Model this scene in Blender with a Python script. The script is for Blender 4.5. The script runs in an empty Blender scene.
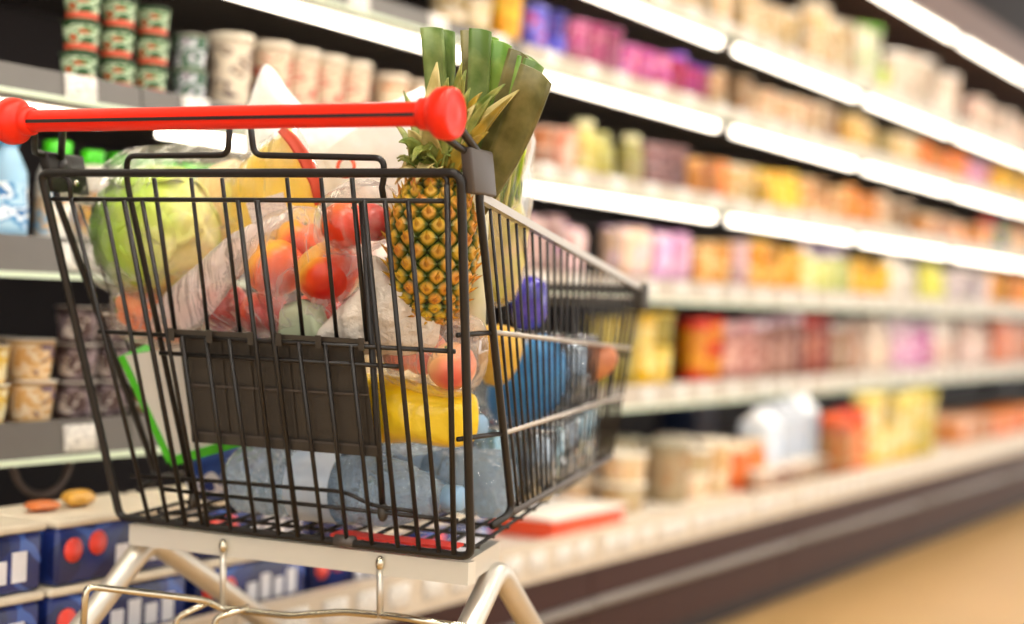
import bpy, bmesh, math, random
from mathutils import Vector, Matrix, noise
random.seed(7)
PI = math.pi
SC = bpy.context.scene
COL = SC.collection

# ------------------------------------------------------------------ camera
F = 1600.0                       # focal length in pixels of the 1024x624 frame
HC = 0.82                        # camera height above the floor
RT = Vector((0.51169027, 0.01234930, 0.85908123))   # world x (along the aisle) in camera axes
FW = Vector((-0.85838263, -0.03544938, 0.51178374))   # world y (into the shelves)
UP = Vector((0.03677406, -0.99929517, -0.00753868))
cam_d = bpy.data.cameras.new('camera')
cam = bpy.data.objects.new('camera', cam_d)
COL.objects.link(cam)
cam_d.sensor_fit = 'HORIZONTAL'
cam_d.sensor_width = 36.0
cam_d.lens = F / 1024.0 * 36.0
cam_d.clip_start = 0.05
cam_d.clip_end = 60
M = Matrix(((RT[0], -RT[1], -RT[2], 0.0),
            (FW[0], -FW[1], -FW[2], 0.0),
            (UP[0], -UP[1], -UP[2], HC),
            (0, 0, 0, 1)))
cam.matrix_world = M
cam_d.dof.use_dof = True
cam_d.dof.focus_distance = 1.83
cam_d.dof.aperture_fstop = 1.7
SC.camera = cam

# ------------------------------------------------------------------ world, exposure
w = bpy.data.worlds.new('world')
SC.world = w
w.use_nodes = True
bg = w.node_tree.nodes['Background']
bg.inputs[0].default_value = (1.0, 0.96, 0.9, 1)
bg.inputs[1].default_value = 1.3
SC.view_settings.view_transform = 'Standard'
SC.view_settings.look = 'None'
SC.view_settings.gamma = 1.0
SC.view_settings.exposure = 0.62
SC.view_settings.use_curve_mapping = False
SC.cycles.use_denoising = True
SC.cycles.max_bounces = 8
SC.cycles.transparent_max_bounces = 24
SC.cycles.sample_clamp_indirect = 6.0
TUBE_POWER = 4.6                 # emission of the shelf tubes
CEIL_POWER = 38.0                # emission of the ceiling luminaires


# ------------------------------------------------------------------ pixel -> direction
def ray(px, py):
    c = Vector(((px - 512) / F, (py - 312) / F, 1.0))
    return Vector((c.dot(RT), c.dot(FW), c.dot(UP)))


CAMP = Vector((0, 0, HC))

# shelf frame: S along the aisle, Q into the case
_v = ray(1465, 335)
SD = Vector((_v.x, _v.y, 0)).normalized()
SN = Vector((-SD.y, SD.x, 0))
P0 = 1.588                       # distance from camera to the case's foot


def shelf_pt(s, q, z):           # q measured from the foot plane into the case
    v = SD * s + SN * (P0 + q)
    return Vector((v.x, v.y, z))


def shelf_px(px, py, q):         # pixel -> (s, z) on the vertical plane at depth q
    r = ray(px, py)
    t = (P0 + q) / r.dot(SN)
    return t * r.dot(SD), HC + t * r.z


SHELF_ANG = math.atan2(SD.y, SD.x)

# cart frame
PSI = math.radians(25)
_a = math.radians(30.7837) - PSI
CU = Vector((math.sin(_a), -math.cos(_a), 0))
CF = Vector((math.cos(_a), math.sin(_a), 0))
CROT = math.atan2(CU.y, CU.x)
RAKE = 0.30
_g = CAMP + ray(458, 173) * 1.75
HALF = 0.291
_o = _g - CU * HALF
CO = Vector((_o.x, _o.y, 0))     # cart origin on the floor under the middle of the rear rail
ZTOP = _g.z


def to_local(p):
    q = p - CO
    return Vector((q.dot(CU), q.dot(CF), q.z))


CAML = to_local(CAMP)


def rayl(px, py):
    r = ray(px, py)
    return Vector((r.dot(CU), r.dot(CF), r.z))


def W(px, py, off=0.0):          # pixel -> cart-local point on the plane of the rear gate moved forward by off
    r = rayl(px, py)
    n = Vector((0, 1, RAKE))
    t = (RAKE * ZTOP + off - CAML.dot(n)) / r.dot(n)
    return CAML + r * t


def WY(px, py, y):               # pixel -> cart-local point on the plane y = const
    r = rayl(px, py)
    t = (y - CAML.y) / r.y
    return CAML + r * t


def WX(px, py, x):
    r = rayl(px, py)
    t = (x - CAML.x) / r.x
    return CAML + r * t


# ------------------------------------------------------------------ materials
def lin(c):
    if isinstance(c, str):
        c = c.lstrip('#')
        c = tuple(int(c[i:i + 2], 16) / 255 for i in (0, 2, 4))
    return tuple((x / 12.92 if x <= 0.04045 else ((x + 0.055) / 1.055) ** 2.4) for x in c[:3]) + (1,)


MATS = {}


def pm(name, col, rough=0.5, metal=0.0, var=0.12, vscale=25.0, bump=0.0, bscale=60.0, spec=0.5, emit=None, estr=0,
       trans=0.0, alpha=None, col2=None, sheen=0, coat=0):
    if name in MATS:
        return MATS[name]
    m = bpy.data.materials.new(name)
    m.use_nodes = True
    nt = m.node_tree
    b = nt.nodes['Principled BSDF']
    tc = nt.nodes.new('ShaderNodeTexCoord')
    nz = nt.nodes.new('ShaderNodeTexNoise')
    nz.inputs['Scale'].default_value = vscale
    nz.inputs['Detail'].default_value = 4
    nt.links.new(tc.outputs['Object'], nz.inputs['Vector'])
    mx = nt.nodes.new('ShaderNodeMix')
    mx.data_type = 'RGBA'
    c = lin(col)
    c2 = lin(col2) if col2 else tuple(x * (1 - var) for x in c[:3]) + (1,)
    mx.inputs[6].default_value = c
    mx.inputs[7].default_value = c2
    if col2:
        rp = nt.nodes.new('ShaderNodeValToRGB')
        rp.color_ramp.elements[0].position = 0.38
        rp.color_ramp.elements[1].position = 0.62
        nt.links.new(nz.outputs['Fac'], rp.inputs[0])
        nt.links.new(rp.outputs[0], mx.inputs[0])
    else:
        nt.links.new(nz.outputs['Fac'], mx.inputs[0])
    nt.links.new(mx.outputs[2], b.inputs['Base Color'])
    b.inputs['Roughness'].default_value = rough
    b.inputs['Metallic'].default_value = metal
    b.inputs['Specular IOR Level'].default_value = spec
    if trans:
        b.inputs['Transmission Weight'].default_value = trans
    if coat:
        b.inputs['Coat Weight'].default_value = coat
    if alpha is not None:
        b.inputs['Alpha'].default_value = alpha
    if emit:
        b.inputs['Emission Color'].default_value = lin(emit)
        b.inputs['Emission Strength'].default_value = estr
    if bump:
        bn = nt.nodes.new('ShaderNodeTexNoise')
        bn.inputs['Scale'].default_value = bscale
        bn.inputs['Detail'].default_value = 5
        nt.links.new(tc.outputs['Object'], bn.inputs['Vector'])
        bp = nt.nodes.new('ShaderNodeBump')
        bp.inputs['Strength'].default_value = bump
        bp.inputs['Distance'].default_value = 0.01
        nt.links.new(bn.outputs['Fac'], bp.inputs['Height'])
        nt.links.new(bp.outputs[0], b.inputs['Normal'])
    MATS[name] = m
    return m


def print_mat(cols, scale=40.0, rough=0.4, seed=0.0, stretch=(1, 1, 1)):
    """flat print: patches of a few ink colours"""
    key = 'print_' + '_'.join(x.lstrip('#') for x in cols) + '_%g_%g' % (scale, seed)
    if key in MATS:
        return MATS[key]
    m = bpy.data.materials.new(key)
    m.use_nodes = True
    nt = m.node_tree
    b = nt.nodes['Principled BSDF']
    tc = nt.nodes.new('ShaderNodeTexCoord')
    mp = nt.nodes.new('ShaderNodeMapping')
    mp.inputs['Location'].default_value = (seed * 3.1, seed * 1.7, seed * 2.3)
    mp.inputs['Scale'].default_value = stretch
    nz = nt.nodes.new('ShaderNodeTexNoise')
    nz.inputs['Scale'].default_value = scale
    nz.inputs['Detail'].default_value = 1.5
    rp = nt.nodes.new('ShaderNodeValToRGB')
    rp.color_ramp.interpolation = 'CONSTANT'
    el = rp.color_ramp.elements
    n = len(cols)
    el[0].position = 0
    el[0].color = lin(cols[0])
    el[1].position = 0.5 if n == 2 else 0.45
    el[1].color = lin(cols[1])
    for i in range(2, n):
        e = el.new(0.45 + 0.17 * (i - 1) / (n - 2))
        e.color = lin(cols[i])
    nt.links.new(tc.outputs['Object'], mp.inputs[0])
    nt.links.new(mp.outputs[0], nz.inputs['Vector'])
    nt.links.new(nz.outputs['Fac'], rp.inputs[0])
    nt.links.new(rp.outputs[0], b.inputs['Base Color'])
    b.inputs['Roughness'].default_value = rough
    MATS[key] = m
    return m


def film_mat(name, tint='#ffffff', base=0.10, amount=0.5, scale=14.0, rough=0.2, stretch=(1, 1, 0.35), bump=0.6, gloss=0.4):
    """thin crinkled plastic film: mostly see-through, milky and shiny along its creases"""
    if name in MATS:
        return MATS[name]
    m = bpy.data.materials.new(name)
    m.use_nodes = True
    nt = m.node_tree
    nt.nodes.clear()
    N = nt.nodes.new
    out = N('ShaderNodeOutputMaterial')
    tc = N('ShaderNodeTexCoord')
    mp = N('ShaderNodeMapping')
    mp.inputs['Scale'].default_value = stretch
    mp.inputs['Rotation'].default_value = (0.3, 0.5, 0.4)
    nz = N('ShaderNodeTexNoise')
    nz.inputs['Scale'].default_value = scale
    nz.inputs['Detail'].default_value = 3
    nz.inputs['Roughness'].default_value = 0.5
    nz.inputs['Distortion'].default_value = 1.2
    nt.links.new(tc.outputs['Object'], mp.inputs[0])
    nt.links.new(mp.outputs[0], nz.inputs['Vector'])
    rp = N('ShaderNodeValToRGB')
    el = rp.color_ramp.elements
    el[0].position = 0.40
    el[0].color = (base, base, base, 1)
    el[1].position = 0.72
    el[1].color = (amount * .8, amount * .8, amount * .8, 1)
    for p_, c_ in ((0.44, base), (0.50, base + (amount - base) * .35), (0.56, base), (0.62, base * 1.5)):
        e_ = el.new(p_)
        e_.color = (c_, c_, c_, 1)
    nt.links.new(nz.outputs['Fac'], rp.inputs[0])
    bp = N('ShaderNodeBump')
    bp.inputs['Strength'].default_value = bump
    bp.inputs['Distance'].default_value = 0.02
    nt.links.new(nz.outputs['Fac'], bp.inputs['Height'])
    tr = N('ShaderNodeBsdfTransparent')
    df = N('ShaderNodeBsdfDiffuse')
    df.inputs[0].default_value = lin(tint)
    tl = N('ShaderNodeBsdfTranslucent')
    tl.inputs[0].default_value = lin(tint)
    gl = N('ShaderNodeBsdfGlossy')
    gl.inputs['Roughness'].default_value = rough
    for n in (df, gl, tl):
        nt.links.new(bp.outputs[0], n.inputs['Normal'])
    m0 = N('ShaderNodeMixShader')
    m0.inputs[0].default_value = 0.4
    nt.links.new(df.outputs[0], m0.inputs[1])
    nt.links.new(tl.outputs[0], m0.inputs[2])
    m1 = N('ShaderNodeMixShader')
    nt.links.new(rp.outputs[0], m1.inputs[0])
    nt.links.new(tr.outputs[0], m1.inputs[1])
    nt.links.new(m0.outputs[0], m1.inputs[2])
    fr = N('ShaderNodeFresnel')
    fr.inputs[0].default_value = 1.28
    nt.links.new(bp.outputs[0], fr.inputs['Normal'])
    m2 = N('ShaderNodeMixShader')
    fm = N('ShaderNodeMath')
    fm.operation = 'MULTIPLY'
    fm.inputs[1].default_value = gloss
    nt.links.new(fr.outputs[0], fm.inputs[0])
    nt.links.new(fm.outputs[0], m2.inputs[0])
    nt.links.new(m1.outputs[0], m2.inputs[1])
    nt.links.new(gl.outputs[0], m2.inputs[2])
    nt.links.new(m2.outputs[0], out.inputs[0])
    MATS[name] = m
    return m


def emit_mat(name, col, strength):
    m = bpy.data.materials.new(name)
    m.use_nodes = True
    nt = m.node_tree
    b = nt.nodes['Principled BSDF']
    b.inputs['Base Color'].default_value = lin(col)
    b.inputs['Emission Color'].default_value = lin(col)
    b.inputs['Emission Strength'].default_value = strength
    MATS[name] = m
    return m


# ------------------------------------------------------------------ mesh helpers
class MB:
    def __init__(s):
        s.v, s.f, s.sm = [], [], []

    def add(s, vs, fs, smooth=True):
        o = len(s.v)
        s.v += [tuple(x) for x in vs]
        s.f += [tuple(i + o for i in f) for f in fs]
        s.sm += [smooth] * len(fs)
        return s

    def box(s, a, b, mat=None):
        x0, y0, z0 = a
        x1, y1, z1 = b
        vs = [Vector(p) for p in ((x0, y0, z0), (x1, y0, z0), (x1, y1, z0), (x0, y1, z0), (x0, y0, z1), (x1, y0, z1), (x1, y1, z1), (x0, y1, z1))]
        if mat is not None:
            vs = [mat @ p for p in vs]
        return s.add(vs, [(0, 3, 2, 1), (4, 5, 6, 7), (0, 1, 5, 4), (1, 2, 6, 5), (2, 3, 7, 6), (3, 0, 4, 7)], False)

    def tube(s, pts, r, seg=8, closed=False, cap=True):
        pts = [Vector(p) for p in pts]
        n = len(pts)
        rs = r if isinstance(r, (list, tuple)) else [r] * n
        T = []
        for i in range(n):
            if closed:
                t = pts[(i + 1) % n] - pts[i - 1]
            else:
                t = pts[min(i + 1, n - 1)] - pts[max(i - 1, 0)]
            T.append(t.normalized())
        a = Vector((0, 0, 1)) if abs(T[0].z) < 0.9 else Vector((1, 0, 0))
        nrm = (a - T[0] * a.dot(T[0])).normalized()
        vs = []
        for i in range(n):
            nrm = (nrm - T[i] * nrm.dot(T[i])).normalized()
            bn = T[i].cross(nrm)
            for k in range(seg):
                g = 2 * PI * k / seg
                vs.append(pts[i] + (nrm * math.cos(g) + bn * math.sin(g)) * rs[i])
        fs = []
        for i in range(n if closed else n - 1):
            j = (i + 1) % n
            for k in range(seg):
                l = (k + 1) % seg
                fs.append((i * seg + k, j * seg + k, j * seg + l, i * seg + l))
        if cap and not closed:
            fs.append(tuple(range(seg)))
            fs.append(tuple((n - 1) * seg + k for k in reversed(range(seg))))
        return s.add(vs, fs)

    def lathe(s, prof, seg=20, mat=None, cap=True):
        vs, fs = [], []
        for (r, z) in prof:
            for k in range(seg):
                g = 2 * PI * k / seg
                p = Vector((r * math.cos(g), r * math.sin(g), z))
                vs.append(mat @ p if mat is not None else p)
        for i in range(len(prof) - 1):
            for k in range(seg):
                l = (k + 1) % seg
                fs.append((i * seg + k, i * seg + l, (i + 1) * seg + l, (i + 1) * seg + k))
        if cap:
            fs.append(tuple(reversed(range(seg))))
            fs.append(tuple((len(prof) - 1) * seg + k for k in range(seg)))
        return s.add(vs, fs)

    def mesh(s, name, mat):
        me = bpy.data.meshes.new(name)
        me.from_pydata(s.v, [], s.f)
        me.materials.append(mat)
        me.polygons.foreach_set('use_smooth', s.sm)
        me.update()
        return me

    def obj(s, name, mat, parent=None, loc=None):
        return link(name, s.mesh(name, mat), parent, loc)


def link(name, me, parent=None, loc=None, rz=0.0):
    o = bpy.data.objects.new(name, me)
    COL.objects.link(o)
    if parent is not None:
        o.parent = parent
    if loc is not None:
        o.location = loc
    if rz:
        o.rotation_euler = (0, 0, rz)
    return o


def sharpen(o, ang=40):
    me = o.data
    bm = bmesh.new()
    bm.from_mesh(me)
    for e in bm.edges:
        if len(e.link_faces) == 2 and e.calc_face_angle(0) > math.radians(ang):
            e.smooth = False
    bm.to_mesh(me)
    bm.free()
    return o


def tag(o, label=None, cat=None, group=None, kind=None):
    if label:
        o['label'] = label
    if cat:
        o['category'] = cat
    if group:
        o['group'] = group
    if kind:
        o['kind'] = kind
    return o


def fillet(pts, rad, n=5):
    """round the inner corners of a polyline"""
    pts = [Vector(p) for p in pts]
    out = [pts[0]]
    for i in range(1, len(pts) - 1):
        a, b, c = pts[i - 1], pts[i], pts[i + 1]
        d1, d2 = (a - b), (c - b)
        r = min(rad, d1.length * 0.49, d2.length * 0.49)
        p, q = b + d1.normalized() * r, b + d2.normalized() * r
        for k in range(n + 1):
            t = k / n
            out.append(p * (1 - t) ** 2 + b * 2 * t * (1 - t) + q * t * t)
    out.append(pts[-1])
    return out


def bev_box(a, b, r, seg=2):
    bm = bmesh.new()
    vs = [bm.verts.new((x, y, z)) for z in (a[2], b[2]) for y in (a[1], b[1]) for x in (a[0], b[0])]
    for f in ((0, 2, 3, 1), (4, 5, 7, 6), (0, 1, 5, 4), (1, 3, 7, 5), (3, 2, 6, 7), (2, 0, 4, 6)):
        bm.faces.new([vs[i] for i in f])
    bmesh.ops.bevel(bm, geom=list(bm.edges), offset=r, segments=seg, affect='EDGES', profile=0.5)
    bm.normal_update()
    mb = MB()
    bm.verts.index_update()
    mb.add([v.co.copy() for v in bm.verts], [tuple(v.index for v in f.verts) for f in bm.faces])
    bm.free()
    return mb


def inflate(outline, thick, e1, e2, e3, centre, rings=10, wr=0.0, wscale=14.0, seed=0.0, power=0.5, up=4, flat=0.0):
    """soft package: an outline (2-D, metres about the centre) filled out to a pillow of real thickness"""
    n0 = len(outline)
    pts = []
    for i in range(n0):                                   # smooth resample (Catmull-Rom)
        p0, p1, p2, p3 = (Vector(outline[(i + k - 1) % n0]) for k in range(4))
        for k in range(up):
            t = k / up
            pts.append(0.5 * ((2 * p1) + (p2 - p0) * t + (2 * p0 - 5 * p1 + 4 * p2 - p3) * t * t + (3 * p1 - p0 - 3 * p2 + p3) * t ** 3))
    n = len(pts)
    vs, fs = [], []

    def P(u, v, d, sgn):
        q = centre + e1 * u + e2 * v + e3 * (d * sgn)
        if wr:
            a = Vector((u * wscale + seed, v * wscale * 0.6, sgn * 3.0 + seed))
            h = noise.noise(a) + 0.6 * abs(noise.noise(a * 2.3)) + 0.35 * noise.noise(a * 5.1)
            q = q + e3 * (h * wr * sgn) * min(1.0, d / (thick * 0.35) + 0.15) + e2 * (noise.noise(a * 1.7) * wr * 0.5)
        return q
    for sgn in (1, -1):
        for k in range(rings):
            t = 1 - k / rings
            d = thick * max(0.0, 1 - t ** (2.0 + 6 * flat)) ** power
            for p in pts:
                vs.append(P(p[0] * t, p[1] * t, d, sgn))
        vs.append(P(0, 0, thick, sgn))
    half = rings * n + 1
    for h in range(2):
        o = h * half
        for k in range(rings - 1):
            for i in range(n):
                j = (i + 1) % n
                f = (o + k * n + i, o + k * n + j, o + (k + 1) * n + j, o + (k + 1) * n + i)
                fs.append(f if h == 0 else f[::-1])
        for i in range(n):
            f = (o + (rings - 1) * n + i, o + (rings - 1) * n + (i + 1) % n, o + half - 1)
            fs.append(f if h == 0 else f[::-1])
    for i in range(n):                                    # the seam
        j = (i + 1) % n
        fs.append((i, half + i, half + j, j))
    return MB().add(vs, fs)


def blob(c, rad, wr=0.0, ws=4.0, seed=0.0, nu=28, nv=18, power=1.0):
    vs, fs = [], []
    for j in range(nv + 1):
        th = PI * j / nv
        for i in range(nu):
            ph = 2 * PI * i / nu
            d = Vector((math.sin(th) * math.cos(ph), math.sin(th) * math.sin(ph), math.cos(th)))
            k = 1 + wr * (noise.noise(d * ws + Vector((seed, seed, 0))) + 0.5 * noise.noise(d * ws * 2.3 + Vector((seed, 0, seed))))
            vs.append(Vector((c[0] + d.x * rad[0] * k, c[1] + d.y * rad[1] * k, c[2] + d.z * rad[2] * k)))
    for j in range(nv):
        for i in range(nu):
            l = (i + 1) % nu
            fs.append((j * nu + i, (j + 1) * nu + i, (j + 1) * nu + l, j * nu + l))
    return MB().add(vs, fs)


def leaf(path, widths, nrm, fold=0.25, thick=0.0016, cross=4):
    """a leaf blade of real thickness along a path; fold = depth of the keel relative to the width"""
    path = [Vector(p) for p in path]
    n = len(path)
    top, bot = [], []
    for i in range(n):
        t = (path[min(i + 1, n - 1)] - path[max(i - 1, 0)]).normalized()
        sd = t.cross(Vector(nrm))
        sd.normalize()
        nn = sd.cross(t).normalized()
        for k in range(cross + 1):
            a = 2 * k / cross - 1
            h = fold * widths[i] * (abs(a) ** 1.4)
            p = path[i] + sd * (a * widths[i] * 0.5) + nn * h
            top.append(p + nn * thick * 0.5)
            bot.append(p - nn * thick * 0.5)
    m = cross + 1
    N = n * m
    fs = []
    for i in range(n - 1):
        for k in range(cross):
            a = i * m + k
            fs.append((a, a + 1, a + m + 1, a + m))
            fs.append((N + a, N + a + m, N + a + m + 1, N + a + 1))
        for k in (0, cross):
            a = i * m + k
            f = (a, a + m, N + a + m, N + a)
            fs.append(f if k == 0 else f[::-1])
    for k in range(cross):
        fs.append((k, N + k, N + k + 1, k + 1))
        a = (n - 1) * m + k
        fs.append((a, a + 1, N + a + 1, N + a))
    return MB().add(top + bot, fs)

# ================================================================== THE SETTING
floor_m = pm('floor_vinyl', '#bb9560', 0.28, var=0.18, vscale=3.0, bump=0.02)
ceil_m = pm('ceiling_dark', '#2c2320', 0.8)
wall_m = pm('wall_dark', '#2b211f', 0.8)


def quad_struct(name, pts, mat, thick, nrm):
    vs = [Vector(p) for p in pts] + [Vector(p) + Vector(nrm) * thick for p in pts]
    o = MB().add(vs, [(0, 1, 2, 3), (7, 6, 5, 4), (0, 4, 5, 1), (1, 5, 6, 2), (2, 6, 7, 3), (3, 7, 4, 0)], False).obj(name, mat)
    return tag(o, kind='structure')


S0, S1 = -4.0, 13.0
QB = 0.98                         # depth of the back of the case
A_, B_, C_, D_ = shelf_pt(S0, -6.5, 0), shelf_pt(S1, -6.5, 0), shelf_pt(S1, QB + .3, 0), shelf_pt(S0, QB + .3, 0)
fl = quad_struct('floor', [A_, B_, C_, D_], floor_m, 0.05, (0, 0, -1))
tag(fl, 'tan vinyl supermarket aisle floor', 'floor')
H = 3.9
ce = quad_struct('ceiling', [p + Vector((0, 0, H)) for p in (A_, B_, C_, D_)], ceil_m, 0.1, (0, 0, 1))
tag(ce, 'dark store ceiling high above the aisle', 'ceiling')
wb = quad_struct('wall_back', [shelf_pt(S0, QB + .05, 0), shelf_pt(S1, QB + .05, 0), shelf_pt(S1, QB + .05, H), shelf_pt(S0, QB + .05, H)], wall_m, 0.1, SN)
tag(wb, 'dark wall behind the chiller case', 'wall')

# ceiling luminaires over the aisle (the store's own lights)
lum_m = emit_mat('luminaire_glow', '#fff6e8', CEIL_POWER)
hous_m = pm('luminaire_housing', '#d8d8d8', 0.4)
ordn = ['first', 'second', 'third', 'fourth', 'fifth', 'sixth', 'seventh', 'eighth', 'ninth', 'tenth', 'eleventh', 'twelfth',
        'thirteenth', 'fourteenth', 'fifteenth', 'sixteenth', 'seventeenth', 'eighteenth', 'nineteenth', 'twentieth']
ordn += ['twenty-' + x for x in ordn[:9]] + ['thirtieth'] + ['thirty-' + x for x in ordn[:9]] + ['fortieth'] + ['forty-' + x for x in ordn[:9]]
for row, q in enumerate((-1.1, -3.4)):
    for k in range(5):
        s = -2.2 + k * 2.4
        e = bpy.data.objects.new('ceiling_light', None)
        COL.objects.link(e)
        e.location = shelf_pt(s, q, H - 0.12)
        e.rotation_euler = (0, 0, SHELF_ANG)
        MB().box((-0.75, -0.13, 0.0), (0.75, 0.13, 0.12)).obj('housing', hous_m, e)
        MB().box((-0.72, -0.11, -0.02), (0.72, 0.11, 0.0)).obj('diffuser', lum_m, e)
        tag(e, 'long ceiling luminaire, %s along the %s row above the aisle' % (ordn[k], ('case-side', 'far')[row]), 'light', 'ceiling luminaires')

# ------------------------------------------------------------------ the chiller case, module by module
SEAM = [4.185 + 1.165 * k for k in range(-3, 8)]
QL = 0.20                                                # depth of the shelf lips behind the foot
case_brown = pm('case_brown', '#381a16', 0.5, var=0.2, vscale=6, spec=0.2)
case_dark = pm('case_interior', '#2a1d1f', 0.6, var=0.2, vscale=5)
bump_m = pm('bumper_grey', '#7d766f', 0.35, metal=0.3)
deck_m = pm('deck_tray', '#d9cfc0', 0.4)
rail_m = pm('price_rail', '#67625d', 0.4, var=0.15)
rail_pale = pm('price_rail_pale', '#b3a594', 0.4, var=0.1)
edge_m = pm('rail_edge', '#d8e6cc', 0.35)
plate_m = pm('shelf_plate', '#6f6862', 0.5)
tagw_m = print_mat(('#e2ddd4', '#e2ddd4', '#a9a49e', '#dcd8cf'), 70, 0.5, 0, (1, 1, 3))
tube_m = emit_mat('tube_glow', '#fff3e0', TUBE_POWER)
tubeh_m = pm('tube_housing', '#8d867e', 0.4)
canopy_m = pm('canopy_brown', '#5a4034', 0.5)
# name, lip bottom, lip top, lit tube below?
LEV = {'A': (1.580, 1.620, True), 'B': (1.346, 1.386, True), 'C': (1.092, 1.132, True), 'D': (0.832, 0.888, False), 'E': (0.56, 0.616, False)}
SURF = {k: v[1] - 0.006 for k, v in LEV.items()}
SURF['deck'] = 0.315
NAME = {'A': 'top shelf', 'B': 'second shelf from the top', 'C': 'third shelf from the top', 'D': 'fourth shelf from the top', 'E': 'lowest shelf', 'deck': 'bottom deck'}
MODN = ['first', 'second', 'third', 'fourth', 'fifth', 'sixth', 'seventh', 'eighth', 'ninth', 'tenth']


def sbox(mb, s0, s1, q0, q1, z0, z1):
    return mb.box((s0, q0, z0), (s1, q1, z1))


def shelf_empty(name, s, q, z):
    e = bpy.data.objects.new(name, None)
    COL.objects.link(e)
    e.location = shelf_pt(s, q, z)
    e.rotation_euler = (0, 0, SHELF_ANG)
    return e


tag_mesh = bev_box((-0.032, -0.0015, -0.02), (0.032, 0.0015, 0.02), 0.0006, 1).mesh('price_tag', tagw_m)
LM = SEAM[1] - SEAM[0]
G = 0.004
for k in range(len(SEAM) - 1):
    s0 = SEAM[k]
    e = shelf_empty('chiller_case', s0, 0, 0)
    tag(e, 'brown open-front chiller case, %s module of the row counting from the near end' % MODN[k], 'chiller', 'chiller case modules')
    L = LM - G
    sharp = []
    # local: x along, y into the case
    MB().box((0, 0.06, 0), (L, QB, 0.07)).obj('plinth', case_dark, e)
    MB().box((0, 0.0, 0.07), (L, 0.06, 0.172)).box((0, -0.012, 0.19), (L, 0.05, 0.262)).obj('kick_panel', case_brown, e)
    fb = bev_box((0, -0.03, 0.172), (L, 0.04, 0.19), 0.006)
    fb.obj('bumper_rail', bump_m, e)
    MB().box((0, 0.05, 0.07), (L, QB - 0.04, 0.25)).obj('lower_body', case_dark, e)
    MB().box((0, -0.0, 0.262), (L, QB - 0.04, 0.315)).obj('deck_tray', deck_m, e)
    lip = MB().box((0, -0.022, 0.262), (L, 0.0, 0.338)).obj('deck_lip', pm('deck_lip_cream', '#cdbfab', .4), e)
    for j in range(12):
        t = link('price_tag', tag_mesh, lip, (0.05 + j * 0.095 + random.uniform(-.015, .015), -0.024, 0.302))
    MB().box((0, QB - 0.04, 0.07), (L, QB, 2.1)).obj('back_panel', case_dark, e)
    MB().box((0, QL + 0.03, 1.965), (L, QB, 2.12)).obj('canopy', canopy_m, e)
    for dy in (0.0,):
        MB().box((0.0, QB - 0.07, 0.316), (0.024, QB - 0.041, 1.964)).obj('upright', case_dark, e)
    # tubes: under the canopy and under three shelves
    for key, zt in (('T', 1.962), ('A', 1.5765), ('B', 1.3425), ('C', 1.0885)):
        le = shelf_empty('shelf_light', s0, 0, 0)
        g = 0.06
        hs = MB().box((g, QL + 0.012, zt - 0.008), (L - g, QL + 0.06, zt))
        hs.obj('housing', tubeh_m, le)
        # a rounded lamp cover
        prof = []
        zc, hh = zt - 0.019, 0.0095
        pts = [(QL + 0.030, zc + hh + 0.002)]
        for a in range(0, 9):
            an = PI / 2 + PI * a / 8
            pts.append((QL + 0.030 + 0.016 * math.cos(an), zc + hh * math.sin(an)))
        pts.append((QL + 0.036, zc - hh * 0.9))
        pts.append((QL + 0.036, zc + hh))
        vs = [(x, y, z) for x in (g + .005, L - g - .005) for (y, z) in pts]
        n = len(pts)
        fs = [(i, (i + 1) % n, n + (i + 1) % n, n + i) for i in range(n)] + [tuple(reversed(range(n))), tuple(range(n, 2 * n))]
        MB().add(vs, fs, False).obj('tube_cover', tube_m, le)
        where = 'under the canopy' if key == 'T' else 'under the ' + NAME[key]
        tag(le, 'glowing light strip %s, %s module from near end' % (where, MODN[k]), 'light', 'shelf light strips')
    for key, (zb, zt, lit) in LEV.items():
        sh = shelf_empty('shelf', s0, 0, 0)
        MB().box((0, QL + 0.012, zt - 0.020), (L, QB - 0.075, zt - 0.006)).obj('plate', plate_m, sh)
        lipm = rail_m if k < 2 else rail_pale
        # price rail, leaning back a little
        vs = [(x, y, z) for x in (0, L) for (y, z) in ((QL + 0.002, zb), (QL + 0.012, zb), (QL + 0.016, zt), (QL + 0.008, zt))]
        lp = MB().add(vs, [(0, 1, 2, 3), (7, 6, 5, 4), (0, 4, 5, 1), (1, 5, 6, 2), (2, 6, 7, 3), (3, 7, 4, 0)], False).obj('price_rail', lipm, sh)
        MB().box((0, QL - 0.004, zb - (0.003 if lit else 0.006)), (L, QL + 0.014, zb + 0.003)).obj('rail_edge', edge_m, lp)
        nt_ = 5 if k < 2 else 6
        for j in range(nt_):
            t = link('price_tag', tag_mesh, lp, ((j + 0.5) * L / nt_ + random.uniform(-.03, .03), QL + 0.003, (zb + zt) / 2))
            t.rotation_euler = (math.radians(-6), 0, 0)
        for x in (0.02, L - 0.02):
            MB().add([(x + dx, y, z) for dx in (-0.002, 0.002) for (y, z) in ((QB - .075, zt - .021), (QB - .075, zt - .039), (QL + .25, zt - .021))],
                     [(0, 1, 2), (5, 4, 3), (0, 3, 4, 1), (1, 4, 5, 2), (2, 5, 3, 0)], False).obj('shelf_bracket', plate_m, sh)
        tag(sh, 'metal shelf, %s, %s module from the near end' % (NAME[key], MODN[k]), 'shelf', 'chiller shelves')

# ================================================================== PRODUCTS ON THE SHELVES
PROTO = {}


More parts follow.
